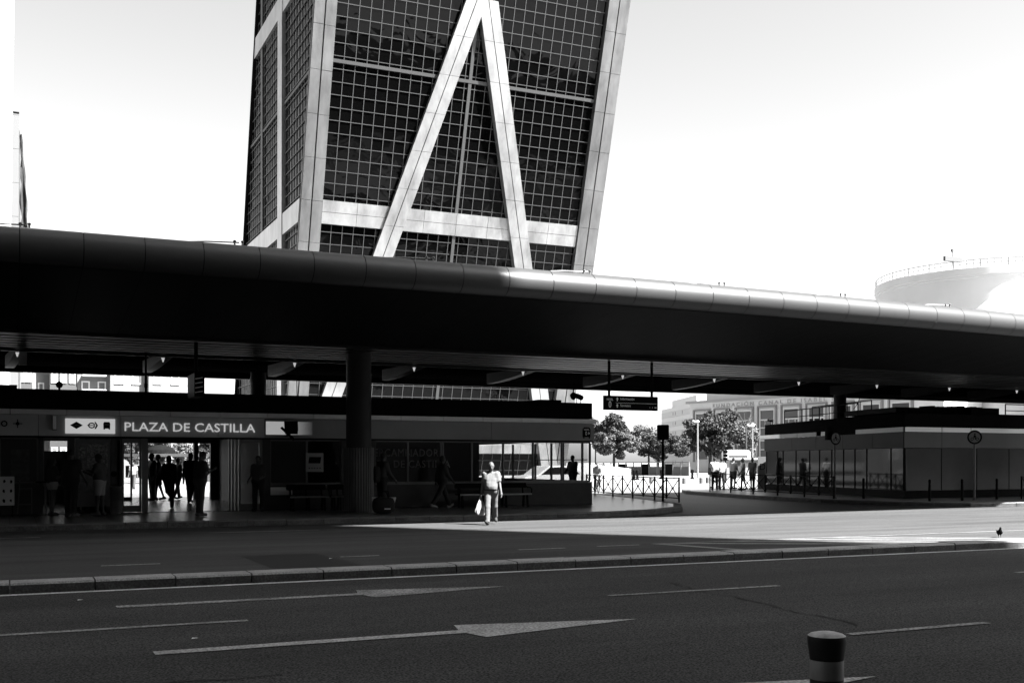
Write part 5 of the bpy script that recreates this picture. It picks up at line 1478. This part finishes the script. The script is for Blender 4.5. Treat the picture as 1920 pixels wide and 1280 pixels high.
def person(label, pos, face, height=1.72, legs=((0, 0), (0, 0)), arms=((5, 10, 8), (5, 10, 8)), lean=0, head=(0, 0), shirt=.1, sleeve='short', low='trousers',
           lowtone=.05, shoe=.03, hair='short', hairtone=.02, skintone=.3, build=1.0, belly=0.0, res=.018, female=False, group=None, spread=0.0, folds=0.0, z=None):
    """legs: (thigh forward, knee bend) degrees for his left/right; arms: (forward, outward, elbow bend)"""
    sc = height / 1.75
    J = {}
    piv = np.array([0, 0, .95])
    up = lambda p: rotx(np.array(p, float), R(lean), piv)
    J['pel'] = np.array([0, 0, .95]); hw = .095 * (1.05 if female else 1); sw = (.165 if female else .185) * (.5 + .5 * build)
    for s, k in ((-1, 'L'), (1, 'R')):
        fx, kn = legs[0 if s < 0 else 1]
        hip = np.array([s * hw, 0, .92]); a = R(fx); ab = R(2 + spread)
        knee = hip + .43 * np.array([s * math.sin(ab), math.sin(a), -math.cos(a) * math.cos(ab)]); a2 = R(fx - kn)
        ank = knee + .42 * np.array([s * math.sin(ab) * .3, math.sin(a2), -math.cos(a2)])
        fa = min(0.0, R((fx - kn) * .8)) if kn < 40 else R(-45)
        if fx - kn > 5: fa = R((fx - kn) * .9)
        toe = ank + np.array([s * .03, .15 * math.cos(fa), .15 * math.sin(fa) - .035 * math.cos(fa)]); heel = ank + np.array([0, -.045 * math.cos(fa), -.045 - .03 * math.sin(fa)])
        J['hip' + k], J['knee' + k], J['ank' + k], J['toe' + k], J['heel' + k] = hip, knee, ank, toe, heel
        sh = up((s * sw, 0, 1.405)); fw, out, el = arms[0 if s < 0 else 1]
        d = np.array([s * math.sin(R(out)), math.sin(R(fw)) * math.cos(R(out)), -math.cos(R(fw)) * math.cos(R(out))]); d = rotx(d, R(lean), np.zeros(3))
        elb = sh + .29 * d
        d2 = np.array([s * math.sin(R(out)) * (1 if el < 50 else -.6), math.sin(R(fw + el)) * math.cos(R(out)), -math.cos(R(fw + el)) * math.cos(R(out))]); d2 = d2 / np.linalg.norm(d2)
        wri = elb + .25 * d2
        J['sh' + k], J['elb' + k], J['wri' + k], J['hd' + k] = sh, elb, wri, d2
    hc = up((0, .03, 1.628)); yaw, pitch = R(head[0]), R(head[1])
    Rm = np.array(Euler((-pitch, 0, yaw)).to_matrix())
    hc = hc + np.array([0, .04 * math.sin(pitch), -.02 * abs(math.sin(pitch))])
    b = build
    torso = [(cap(up((-.075 * b, 0, .96)), up((.075 * b, 0, .96)), .108 * b, .108 * b)), cap(up((-.05 * b, .005, 1.1)), up((.05 * b, .005, 1.1)), .105 * b, .105 * b),
             cap(up((-.07 * b, .005, 1.18)), up((.07 * b, .005, 1.18)), .100 * b, .100 * b), cap(up((-.085 * b, .0, 1.27)), up((.085 * b, .0, 1.27)), .100 * b, .100 * b), cap(up((-sw + .03, -.01, 1.40)), up((sw - .03, -.01, 1.40)), .062, .062)]
    if belly: torso.append(cap(up((-.03, .03 + belly, 1.06)), up((.03, .03 + belly, 1.06)), .115 * b, .115 * b))
    if female: torso.append(cap(up((-.07, .07, 1.27)), up((.07, .07, 1.27)), .065, .065))
    neck = [cap(up((0, -.01, 1.42)), hc + Rm @ np.array([0, -.02, -.08]), .062, .056)]
    legp = {k: [cap(J['hip' + k], J['knee' + k], .084 * b, .055), cap(J['knee' + k], J['ank' + k], .056, .037)] for k in 'LR'}
    footp = {k: [cap(J['heel' + k], J['toe' + k], .036, .032), cap(J['ank' + k], J['heel' + k], .038, .036)] for k in 'LR'}
    armp = {k: [cap(J['sh' + k], J['elb' + k], .052 * (.6 + .4 * b), .040), cap(J['elb' + k], J['wri' + k], .040, .026)] for k in 'LR'}
    hl = lambda p: hc + Rm @ np.array(p, float)
    def f_head(P):
        d = d_ell(P, hl((0, -.01, .02)), (.078, .097, .100), Rm)
        d = smin(d, d_ell(P, hl((0, .02, -.045)), (.061, .070, .077), Rm), .03)          # jaw
        d = smin(d, d_cap(P, cap(hl((0, .078, .008)), hl((0, .104, -.028)), .009, .014)), .012)   # nose
        d = smin(d, d_cap(P, cap(hl((-.03, .072, .028)), hl((.03, .072, .028)), .012, .012)), .015)  # brow
        d = smin(d, d_cap(P, cap(hl((-.018, .082, -.062)), hl((.018, .082, -.062)), .009, .009)), .010)  # lips
        for s in (-1, 1):
            d = np.maximum(d, -(np.linalg.norm(P - hl((s * .03, .088, .006)), axis=1) - .013))      # eye sockets
            d = smin(d, np.linalg.norm(P - hl((s * .03, .076, .005)), axis=1) - .012, .004)          # eyes
            d = smin(d, d_ell(P, hl((s * .076, -.005, -.005)), (.012, .022, .032), Rm), .012)        # ears
        return d
    def f_torso(P, g=0.0):
        d = None
        for c in torso: e = d_cap(P, c) - g; d = e if d is None else smin(d, e, .09)
        return d
    def f_arm(P, k, g=0.0): return smin(d_cap(P, armp[k][0]) - g, d_cap(P, armp[k][1]) - g, .02)
    def f_leg(P, k, g=0.0): return smin(d_cap(P, legp[k][0]) - g, d_cap(P, legp[k][1]) - g, .03)
    def f_body(P):
        d = f_torso(P)
        for k in 'LR':
            d = smin(d, f_arm(P, k), .04); d = smin(d, smin(f_leg(P, k), smin(d_cap(P, footp[k][0]), d_cap(P, footp[k][1]), .02), .02), .04)
        d = smin(d, d_cap(P, neck[0]), .035)
        return smin(d, f_head(P), .02)
    allp = np.array([v for kk, v in J.items() if not kk.startswith('hd')] + [hc + [0, 0, .13]])
    lo, hi = allp.min(0) - .2, allp.max(0) + .16
    zmin = min(J['heelL'][2], J['heelR'][2], J['toeL'][2], J['toeR'][2]) - .045
    zp = 0.0 if z is None else z
    t = thing('person', label, 'person', (pos[0], pos[1], zp), face - math.pi / 2, group=group)
    def finish(V, F, name, m, parent=t, extra=None):
        V = (V - np.array([0, 0, zmin])) * sc
        me = bpy.data.meshes.new(name); vs = V.tolist(); fs = F.tolist()
        if extra:
            n0 = len(vs); vs += [tuple((np.array(p) - np.array([0, 0, zmin])) * sc) for p in extra.v]; fs += [tuple(n0 + i for i in f) for f in extra.f]
        me.from_pydata(vs, [], fs); me.materials.append(m)
        me.polygons.foreach_set('use_smooth', [True] * len(me.polygons)); me.update()
        o = bpy.data.objects.new(name, me); COL.objects.link(o); o.parent = parent; return o
    # hands: palm, four unequal bent fingers, a thumb from the side of the palm
    hands = MB()
    for s, k in ((-1, 'L'), (1, 'R')):
        d = Vector(J['hd' + k]); w = Vector(J['wri' + k])
        side = Vector((0, 1, 0)) - d * d.y
        if side.length < .3: side = Vector((0, 0, 1)) - d * d.z
        side.normalize(); nrm = d.cross(side).normalized() * (1 if s > 0 else -1)       # palm faces the body
        inw = -nrm if nrm.x * s > 0 else nrm
        hands.tube([w - d * .01, w + d * .03, w + d * .085], [.027, .033, .032], 8)
        for i, ln in enumerate((.062, .076, .072, .055)):
            o = side * ((1.5 - i) * .0165); a = w + d * .082 + o
            hands.tube([a, a + d * ln * .5 + inw * .008, a + d * ln * .85 + inw * .026, a + d * ln + inw * .042], [.0092, .0088, .0078, .0055], 6)
        a = w + d * .03 + side * .026
        hands.tube([a, a + side * .022 + d * .03 + inw * .01, a + side * .022 + d * .062 + inw * .024], [.012, .0105, .007], 6)
    V, F = net(f_body, lo, hi, res)
    finish(V, F, 'body', skin(skintone), extra=hands)
    # clothes
    waist = up((0, 0, .985)); wn_ = rotx(np.array([0, 0, 1.0]), R(lean), np.zeros(3))
    fold = (lambda P: folds * (np.sin(P[:, 2] * 29 + P[:, 0] * 47) * np.sin(P[:, 0] * 37 - P[:, 2] * 17 + 1.3) + .6 * np.sin(P[:, 1] * 60 + P[:, 2] * 83))) if folds else (lambda P: 0)
    untucked = up((0, 0, .90))
    hemp = waist if belly else untucked
    def f_shirt(P):
        d = f_torso(P, .013 if belly else .020)
        neckcut = -(np.linalg.norm(P - up((0, .015, 1.475)), axis=1) - .062)
        for k in 'LR':
            fr = .72 if sleeve == 'short' else (0.94 if sleeve == 'long' else .15)
            a = J['sh' + k]; bb = J['elb' + k] if sleeve != 'long' else J['wri' + k]
            if sleeve == 'long':
                e = f_arm(P, k, .016); dirv = J['hd' + k]; e = np.maximum(e, (P - (J['wri' + k] - .01 * dirv)) @ dirv)
            else:
                dirv = (bb - a) / np.linalg.norm(bb - a); e = np.maximum(d_cap(P, armp[k][0]) - .022, (P - (a + (bb - a) * fr)) @ dirv)
            d = smin(d, e, .06)
        d = d + fold(P)
        d = np.maximum(d, -((P - hemp) @ wn_)); return np.maximum(d, neckcut)
    V, F = net(f_shirt, lo, hi, res); finish(V, F, 'shirt', cloth(shirt))
    if low:
        def f_low(P):
            d = np.maximum(d_cap(P, torso[0]) - .018, (P - up((0, 0, 1.02))) @ wn_)
            for k in 'LR':
                if low == 'trousers':
                    dirv = (J['ank' + k] - J['knee' + k]) / .42
                    e = smin(d_cap(P, legp[k][0]) - .02, d_cap(P, cap(legp[k][1][0], legp[k][1][1], .058, .05)) - .018, .03); e = np.maximum(e, (P - (J['ank' + k] + .02 * dirv)) @ dirv)
                else:
                    q = .35 if low == 'hotpants' else .85
                    a, bb = J['hip' + k], J['knee' + k]; dirv = (bb - a) / .43; e = np.maximum(d_cap(P, legp[k][0]) - .026, (P - (a + (bb - a) * q)) @ dirv)
                d = smin(d, e, .08)
            return d + fold(P)
        V, F = net(f_low, lo, hi, res); finish(V, F, 'trousers' if low == 'trousers' else 'shorts', cloth(lowtone))
        if belly:
            def f_belt(P):
                d = np.abs(f_torso(P, .019)) - .008; return np.maximum(d, np.abs((P - waist) @ wn_ + .004) - .016)
            V, F = net(f_belt, lo, hi, min(res, .012)); finish(V, F, 'belt', M_BLACK)
    for k in 'LR':
        def f_shoe(P):
            d = smin(d_cap(P, footp[k][0]) - .012, d_cap(P, footp[k][1]) - .010, .02); return d
        p = np.array([J['heel' + k], J['toe' + k], J['ank' + k]]); V, F = net(f_shoe, p.min(0) - .09, p.max(0) + .08, min(res, .014))
        finish(V, F, 'shoe', cloth(shoe))
    if hair != 'bald':
        def f_hair(P):
            q = (P - hc) @ Rm
            d = d_ell(P, hl((0, -.016, .026)), (.084, .104, .106), Rm)
            d = np.maximum(d, (q[:, 1] - .052) - np.maximum(0, (q[:, 2] - .06)) * 1.5)
            if hair == 'thin': d = np.maximum(d, np.minimum(q[:, 2] - .045, 1.0)); d = np.maximum(d, q[:, 1] - .03); return np.maximum(d, -.03 - q[:, 2])
            d = np.maximum(d, (-.02 - q[:, 2]) - np.maximum(0, -q[:, 1]) * 1.2) if hair == 'short' else d
            if hair == 'long':
                d = smin(d, d_cap(P, cap(hl((0, -.055, .0)), hl((0, -.085, -.22)), .075, .055)), .04)
            if hair == 'tail': d = smin(d, d_cap(P, cap(hl((0, -.10, .04)), hl((0, -.13, -.12)), .035, .02)), .03)
            return np.maximum(d, -(d_ell(P, hl((0, .10, -.03)), (.06, .06, .10), Rm)))
        V, F = net(f_hair, hc - .30, hc + .16, min(res, .014)); finish(V, F, 'hair', cloth(hairtone))
    def wp(p):
        p = (np.array(p) - np.array([0, 0, zmin])) * sc; a = face - math.pi / 2
        return Vector((pos[0] + p[0] * math.cos(a) - p[1] * math.sin(a), pos[1] + p[0] * math.sin(a) + p[1] * math.cos(a), zp + p[2]))
    J['_w'] = wp
    return t, J
CAMDIR = math.atan2(-SA, -CA)                                    # facing the viewer
def g15(x, y): return G(x, y, .15)

# the man in the pale shirt, walking into the light with a plastic bag
MP = G(921, 983)
man, J = person('older man in a pale short-sleeved shirt walking in the sunlight with a plastic bag', MP, CAMDIR - R(2), 1.66,
                legs=((-20, 26), (19, 3)), arms=((10, 11, 14), (-2, 10, 8)), lean=1, head=(12, 14), shirt=.20, low='trousers', lowtone=.15, shoe=.05, hair='thin', hairtone=.3,
                skintone=.17, build=.95, belly=.012, res=.010, folds=.0013, spread=-2.5)
# note: his left arm (first) is on the picture's right; the bag hangs from the other hand
w = J['_w']; h = w(J['wriR'] + J['hdR'] * .10)
bagt = thing('plastic_bag', 'thin white plastic bag hanging from the hand of the man in the pale shirt', 'bag', (h.x, h.y, h.z))
mb = MB(); n = 18; rows = []
for k in range(12):
    q = k / 11; zz = -.03 - .44 * q
    rw = (.015 + .135 * min(1, q * 1.5) ** .8) * (1 if q < .85 else 1 - (q - .85) * 2.6); rd = rw * .42
    rows.append([(rw * math.cos(2 * math.pi * i / n) * (1 + .10 * math.sin(3 * i + k * .7)), rd * math.sin(2 * math.pi * i / n) * (1 + .16 * math.sin(5 * i + k)), zz + .012 * math.sin(i * 2.1)) for i in range(n)])
vs = [p for r in rows for p in r]; fs = [(a * n + i, (a + 1) * n + i, (a + 1) * n + (i + 1) % n, a * n + (i + 1) % n) for a in range(11) for i in range(n)] + [tuple(11 * n + i for i in range(n)), tuple(range(n - 1, -1, -1))]
mb.add(vs, fs); o = mb.build('bag_body', mat('bag_plastic', 0.2, .35, spec=.5, var=.12, vscale=9), bagt, smooth=True, world=False, recalc=True)
mb = MB(); mb.tube([(-.03, 0, -.09), (-.02, .0, -.01), (.0, 0, .012), (.02, 0, -.01), (.03, 0, -.09)], .008, 6); mb.build('handle', M_WHITE, bagt, world=False, smooth=True)
bagt.rotation_euler = (0, 0, CAMDIR + math.pi / 2 + .5)

STAND = ((2, 2), (-2, 3))
WALK = ((24, 6), (-18, 22))
rt = math.atan2(0, 1)                                            # facing along +X (picture right-ish)
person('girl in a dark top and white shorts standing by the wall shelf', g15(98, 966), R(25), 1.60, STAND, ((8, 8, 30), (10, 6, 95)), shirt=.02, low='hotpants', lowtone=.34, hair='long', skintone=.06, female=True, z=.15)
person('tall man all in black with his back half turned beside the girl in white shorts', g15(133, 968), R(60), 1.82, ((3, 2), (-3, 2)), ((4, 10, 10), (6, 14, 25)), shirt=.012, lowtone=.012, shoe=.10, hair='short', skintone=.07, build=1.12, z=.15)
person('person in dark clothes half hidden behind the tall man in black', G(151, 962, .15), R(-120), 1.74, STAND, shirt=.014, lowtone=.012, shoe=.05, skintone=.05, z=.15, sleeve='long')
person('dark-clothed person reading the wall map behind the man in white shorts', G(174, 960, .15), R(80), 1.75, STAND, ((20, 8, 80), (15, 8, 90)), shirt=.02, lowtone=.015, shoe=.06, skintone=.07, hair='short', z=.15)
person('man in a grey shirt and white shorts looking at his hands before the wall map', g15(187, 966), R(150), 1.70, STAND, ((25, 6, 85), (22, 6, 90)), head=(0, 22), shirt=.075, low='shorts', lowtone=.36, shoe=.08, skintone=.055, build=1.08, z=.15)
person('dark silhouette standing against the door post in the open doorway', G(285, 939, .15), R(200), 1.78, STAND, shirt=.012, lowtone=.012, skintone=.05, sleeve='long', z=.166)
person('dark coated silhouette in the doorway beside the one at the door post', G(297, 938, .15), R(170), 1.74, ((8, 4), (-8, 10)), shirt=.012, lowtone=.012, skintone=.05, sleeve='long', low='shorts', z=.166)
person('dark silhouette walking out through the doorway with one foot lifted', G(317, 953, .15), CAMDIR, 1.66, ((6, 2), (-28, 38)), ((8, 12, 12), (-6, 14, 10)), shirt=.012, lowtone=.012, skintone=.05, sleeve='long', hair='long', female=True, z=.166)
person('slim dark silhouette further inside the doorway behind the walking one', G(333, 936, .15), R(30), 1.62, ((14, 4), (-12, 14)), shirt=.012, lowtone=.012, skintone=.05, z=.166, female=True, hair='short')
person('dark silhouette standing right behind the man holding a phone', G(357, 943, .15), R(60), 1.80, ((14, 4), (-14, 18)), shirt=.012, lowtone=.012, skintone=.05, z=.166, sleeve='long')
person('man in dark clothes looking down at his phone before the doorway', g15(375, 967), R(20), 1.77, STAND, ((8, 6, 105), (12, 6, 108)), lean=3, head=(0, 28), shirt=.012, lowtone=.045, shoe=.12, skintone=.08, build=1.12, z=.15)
person('far person in a white top seen through the glass door beside the bin', G(250, 916), R(250), 1.68, WALK, shirt=.5, lowtone=.1, skintone=.2, z=-.02)
person('woman in a grey top and dark trousers standing before the closed glass door', (PV(484, 950, 33.15)[0], 33.15), CAMDIR, 1.66, STAND, ((6, 6, 70), (10, 10, 40)), shirt=.055, sleeve='short', lowtone=.018, hair='long', skintone=.09, female=True, z=.15)
trav, TJ = person('traveller with a backpack standing at the column with bags at his feet', g15(716, 958), R(15), 1.76, STAND, ((18, 8, 35), (20, 8, 20)), lean=4, head=(0, 10), shirt=.05, sleeve='long', lowtone=.015, shoe=.14, skintone=.08, build=1.06, z=.15)
person('person in dark clothes and white trainers striding past the hall windows', (PV(829, 950, 32.8)[0], 32.8), R(10), 1.73, ((26, 4), (-24, 14)), ((-16, 8, 15), (18, 8, 20)), shirt=.05, sleeve='long', lowtone=.035, shoe=.42, skintone=.07, z=.15)
person('dark silhouette standing just beyond the last window of the hall', PD(1074, HY, 47.5)[:2], R(200), 1.74, STAND, ((15, 8, 60), (15, 14, 20)), shirt=.012, lowtone=.012, skintone=.04, sleeve='long', z=.166, build=1.1)
for i, (x, y, lab, sh, lt, fc, hr) in enumerate(((1340, 922, 'person in a white top and dark trousers, closest to the free end of the fence', .7, .02, 60, 'short'),
        (1353, 922, 'person in a white shirt with raised elbows, second behind the fence', .72, .03, 80, 'short'),
        (1375, 921, 'person in a light top before the booth picture panel', .5, .04, 20, 'short'),
        (1393, 920, 'person in a white cap and white top behind the middle of the fence', .7, .5, 150, 'cap'),
        (1411, 920, 'person in a grey top beside the white-capped person', .10, .05, 200, 'short'))):
    d = 57.5 + 1.1 * (i % 3); p = PD(x, HY, d)
    person(lab, p[:2], R(fc), 1.70 - .03 * (i % 2), STAND if i != 3 else ((10, 4), (-10, 8)), ((10, 22 if i == 1 else 8, 70 if i == 1 else 20), (10, 22 if i == 1 else 8, 70 if i == 1 else 15)),
           shirt=sh, lowtone=lt, low='trousers' if i < 2 else 'shorts', hair='short', hairtone=.6 if hr == 'cap' else .02, skintone=.25, z=.15, res=.02)

# backpacks, duffel and tote
def softbox(name, label, cat, c, r, rz, tone, strap=None, z0=None):
    t = thing(name, label, cat, (c[0], c[1], c[2]), rz)
    mb = MB(); n = 20; rows = []
    for k in range(9):
        ph = -math.pi / 2 + math.pi * k / 8; q = abs(math.cos(ph)) ** .45
        rows.append([(r[0] * q * math.copysign(abs(math.cos(2 * math.pi * i / n)) ** .6, math.cos(2 * math.pi * i / n)), r[1] * q * math.copysign(abs(math.sin(2 * math.pi * i / n)) ** .6, math.sin(2 * math.pi * i / n)), r[2] * math.copysign(abs(math.sin(ph)) ** .7, math.sin(ph))) for i in range(n)])
    vs = [p for rr_ in rows for p in rr_]; fs = [(a * n + i, a * n + (i + 1) % n, (a + 1) * n + (i + 1) % n, (a + 1) * n + i) for a in range(8) for i in range(n)]
    mb.add(vs, fs); mb.build('bag_body', cloth(tone), t, world=False, smooth=True)
    mb = MB()
    if strap == 'back':
        for s in (-1, 1): mb.tube([(s * r[0] * .5, r[1] * .6, r[2] * .85), (s * r[0] * .6, r[1] + .14, r[2] * .95), (s * r[0] * .7, r[1] + .24, r[2] * .3), (s * r[0] * .7, r[1] * .8, -r[2] * .7)], .014, 5)
    else:
        for s in (-1, 1): mb.tube([(-r[0] * .45, s * r[1] * .7, r[2] * .75), (-r[0] * .3, s * r[1] * .5, r[2] * 1.5), (0, s * r[1] * .3, r[2] * 1.75), (r[0] * .3, s * r[1] * .5, r[2] * 1.5), (r[0] * .45, s * r[1] * .7, r[2] * .75)], .013, 5)
    mb.build('strap', M_BLACK, t, world=False, smooth=True)
    return t
p = g15(716, 958); fa = R(15); fw = Vector((math.cos(fa), math.sin(fa)))
softbox('backpack', 'dark backpack on the back of the traveller at the column', 'backpack', (p[0] - fw.x * .24, p[1] - fw.y * .24, .15 + 1.12), (.17, .13, .26), fa - math.pi / 2, .012, 'back')
q = G(716, 962, .15)
t = softbox('duffel_bag', 'black duffel bag with a thin white stripe on the pavement by the column', 'bag', (q[0], q[1] - .15, .15 + .24), (.33, .18, .24), R(-15), .010)
mb = MB(); mb.box(.02, .19, -.189, -.182, -.11, -.08); mb.build('stripe', M_WHITE, t, world=False)
t = thing('tote_bag', 'white stiff shopping bag standing behind the black duffel bag', 'bag', (q[0] + .12, q[1] + .12, .15 + .34), R(-15))
mb = MB(); mb.add([(-.33, -.09, -.34), (.22, -.09, -.34), (.33, -.12, .12), (-.36, -.12, .12), (-.33, .09, -.34), (.22, .09, -.34), (.33, .12, .12), (-.36, .12, .12)],
                  [(0, 1, 2, 3), (5, 4, 7, 6), (1, 5, 6, 2), (4, 0, 3, 7), (3, 2, 6, 7), (4, 5, 1, 0)])
mb.build('bag_body', mat('tote_white', 0.5, .5, emit=0.0), t, world=False)
mb = MB()
for s in (-1, 1): mb.tube([(-.14, s * .11, .1), (-.1, s * .08, .3), (.1, s * .08, .3), (.14, s * .11, .1)], .012, 6)
mb.build('handle', M_BLACK, t, world=False)

# cyclist at the hall corner
cp = PD(1119, HY, 58.5); cf = R(250)
t = thing('bicycle', 'bicycle ridden by the cyclist at the hall corner', 'bicycle', (cp[0], cp[1], -.02), cf - math.pi / 2)
for y in (-.52, .52):
    mb = MB(); n = 28
    mb.tube([(0, y + .33 * math.cos(2 * math.pi * k / n), .34 + .33 * math.sin(2 * math.pi * k / n)) for k in range(n + 1)], .022, 6); wv = mb.build('wheel', M_BLACK, t, world=False)
    mb = MB()
    for k in range(12): mb.tube([(0, y, .34), (0, y + .32 * math.cos(R(30 * k)), .34 + .32 * math.sin(R(30 * k)))], .004, 3)
    mb.build('spokes', M_STEEL, wv, world=False)
mb = MB()
for a, b in (((0, -.52, .34), (0, -.15, .85)), ((0, -.52, .34), (0, -.05, .30)), ((0, -.05, .30), (0, -.17, .92)), ((0, -.05, .30), (0, .38, .82)), ((0, -.15, .82), (0, .36, .88)), ((0, .52, .34), (0, .36, .95))): mb.tube([a, b], .018, 6)
mb.tube([(-.28, .34, 1.0), (0, .38, .97), (.28, .34, 1.0)], .015, 6)
mb.build('frame', M_STEEL, t, world=False)
mb = MB(); mb.lathe((0, -.18, .92), [(.04, 0), (.09, .03), (.08, .06), (.02, .07)], 10, sx=.8, sy=1.4); mb.build('saddle', M_BLACK, t, world=False)
person('cyclist in a light top leaning over a bicycle beside the hall corner', (cp[0] - .16 * math.cos(cf), cp[1] - .16 * math.sin(cf)), cf, 1.66, ((72, 72), (40, 60)), ((40, 6, 8), (40, 6, 8)), lean=44, head=(0, -25),
       shirt=.4, lowtone=.05, skintone=.25, z=.12)

# pigeon on the sunlit lane
pp = G(1874, 1007)
t = thing('pigeon', 'small dark pigeon standing on the sunlit lane near the kerb', 'pigeon', (pp[0], pp[1], 0), CAMDIR - math.pi / 2 - R(12))
t.scale = (.85, .85, .85)
def f_bird(P):
    d = d_cap(P, cap((0, .05, .145), (0, -.06, .125), .062, .05))
    d = smin(d, d_cap(P, cap((0, .085, .18), (0, .095, .235), .036, .026)), .03)
    d = smin(d, d_ell(P, (0, .10, .25), (.022, .028, .023)), .015)
    d = smin(d, d_cap(P, cap((0, .125, .247), (0, .147, .240), .007, .003)), .006)
    e = d_ell(P, (0, -.16, .10), (.035, .10, .014), np.array(Euler((R(-18), 0, 0)).to_matrix()))
    d = smin(d, e, .03)
    for s in (-1, 1):
        d = smin(d, d_ell(P, (s * .05, -.03, .14), (.016, .105, .045), np.array(Euler((R(-14), 0, s * R(-4))).to_matrix())), .012)
        d = smin(d, d_cap(P, cap((s * .025, .01, .09), (s * .027, .012, .05), .02, .009)), .012)
        d = smin(d, d_cap(P, cap((s * .027, .012, .05), (s * .027, .005, .008), .0055, .0055)), .006)
        for a in (-30, 0, 30): d = smin(d, d_cap(P, cap((s * .027, .005, .006), (s * .027 + .035 * math.sin(R(a)), .005 + .035 * math.cos(R(a)), .005), .005, .004)), .003)
    return d
V, F = net(f_bird, np.array([-.1, -.28, -.01]), np.array([.1, .17, .29]), .005)
me = bpy.data.meshes.new('body'); me.from_pydata(V.tolist(), [], F.tolist()); me.materials.append(mat('pigeon_feathers', 0.004, .8, spec=.05, var=.4, vscale=18)); me.polygons.foreach_set('use_smooth', [True] * len(me.polygons)); me.update()
o = bpy.data.objects.new('body', me); COL.objects.link(o); o.parent = t
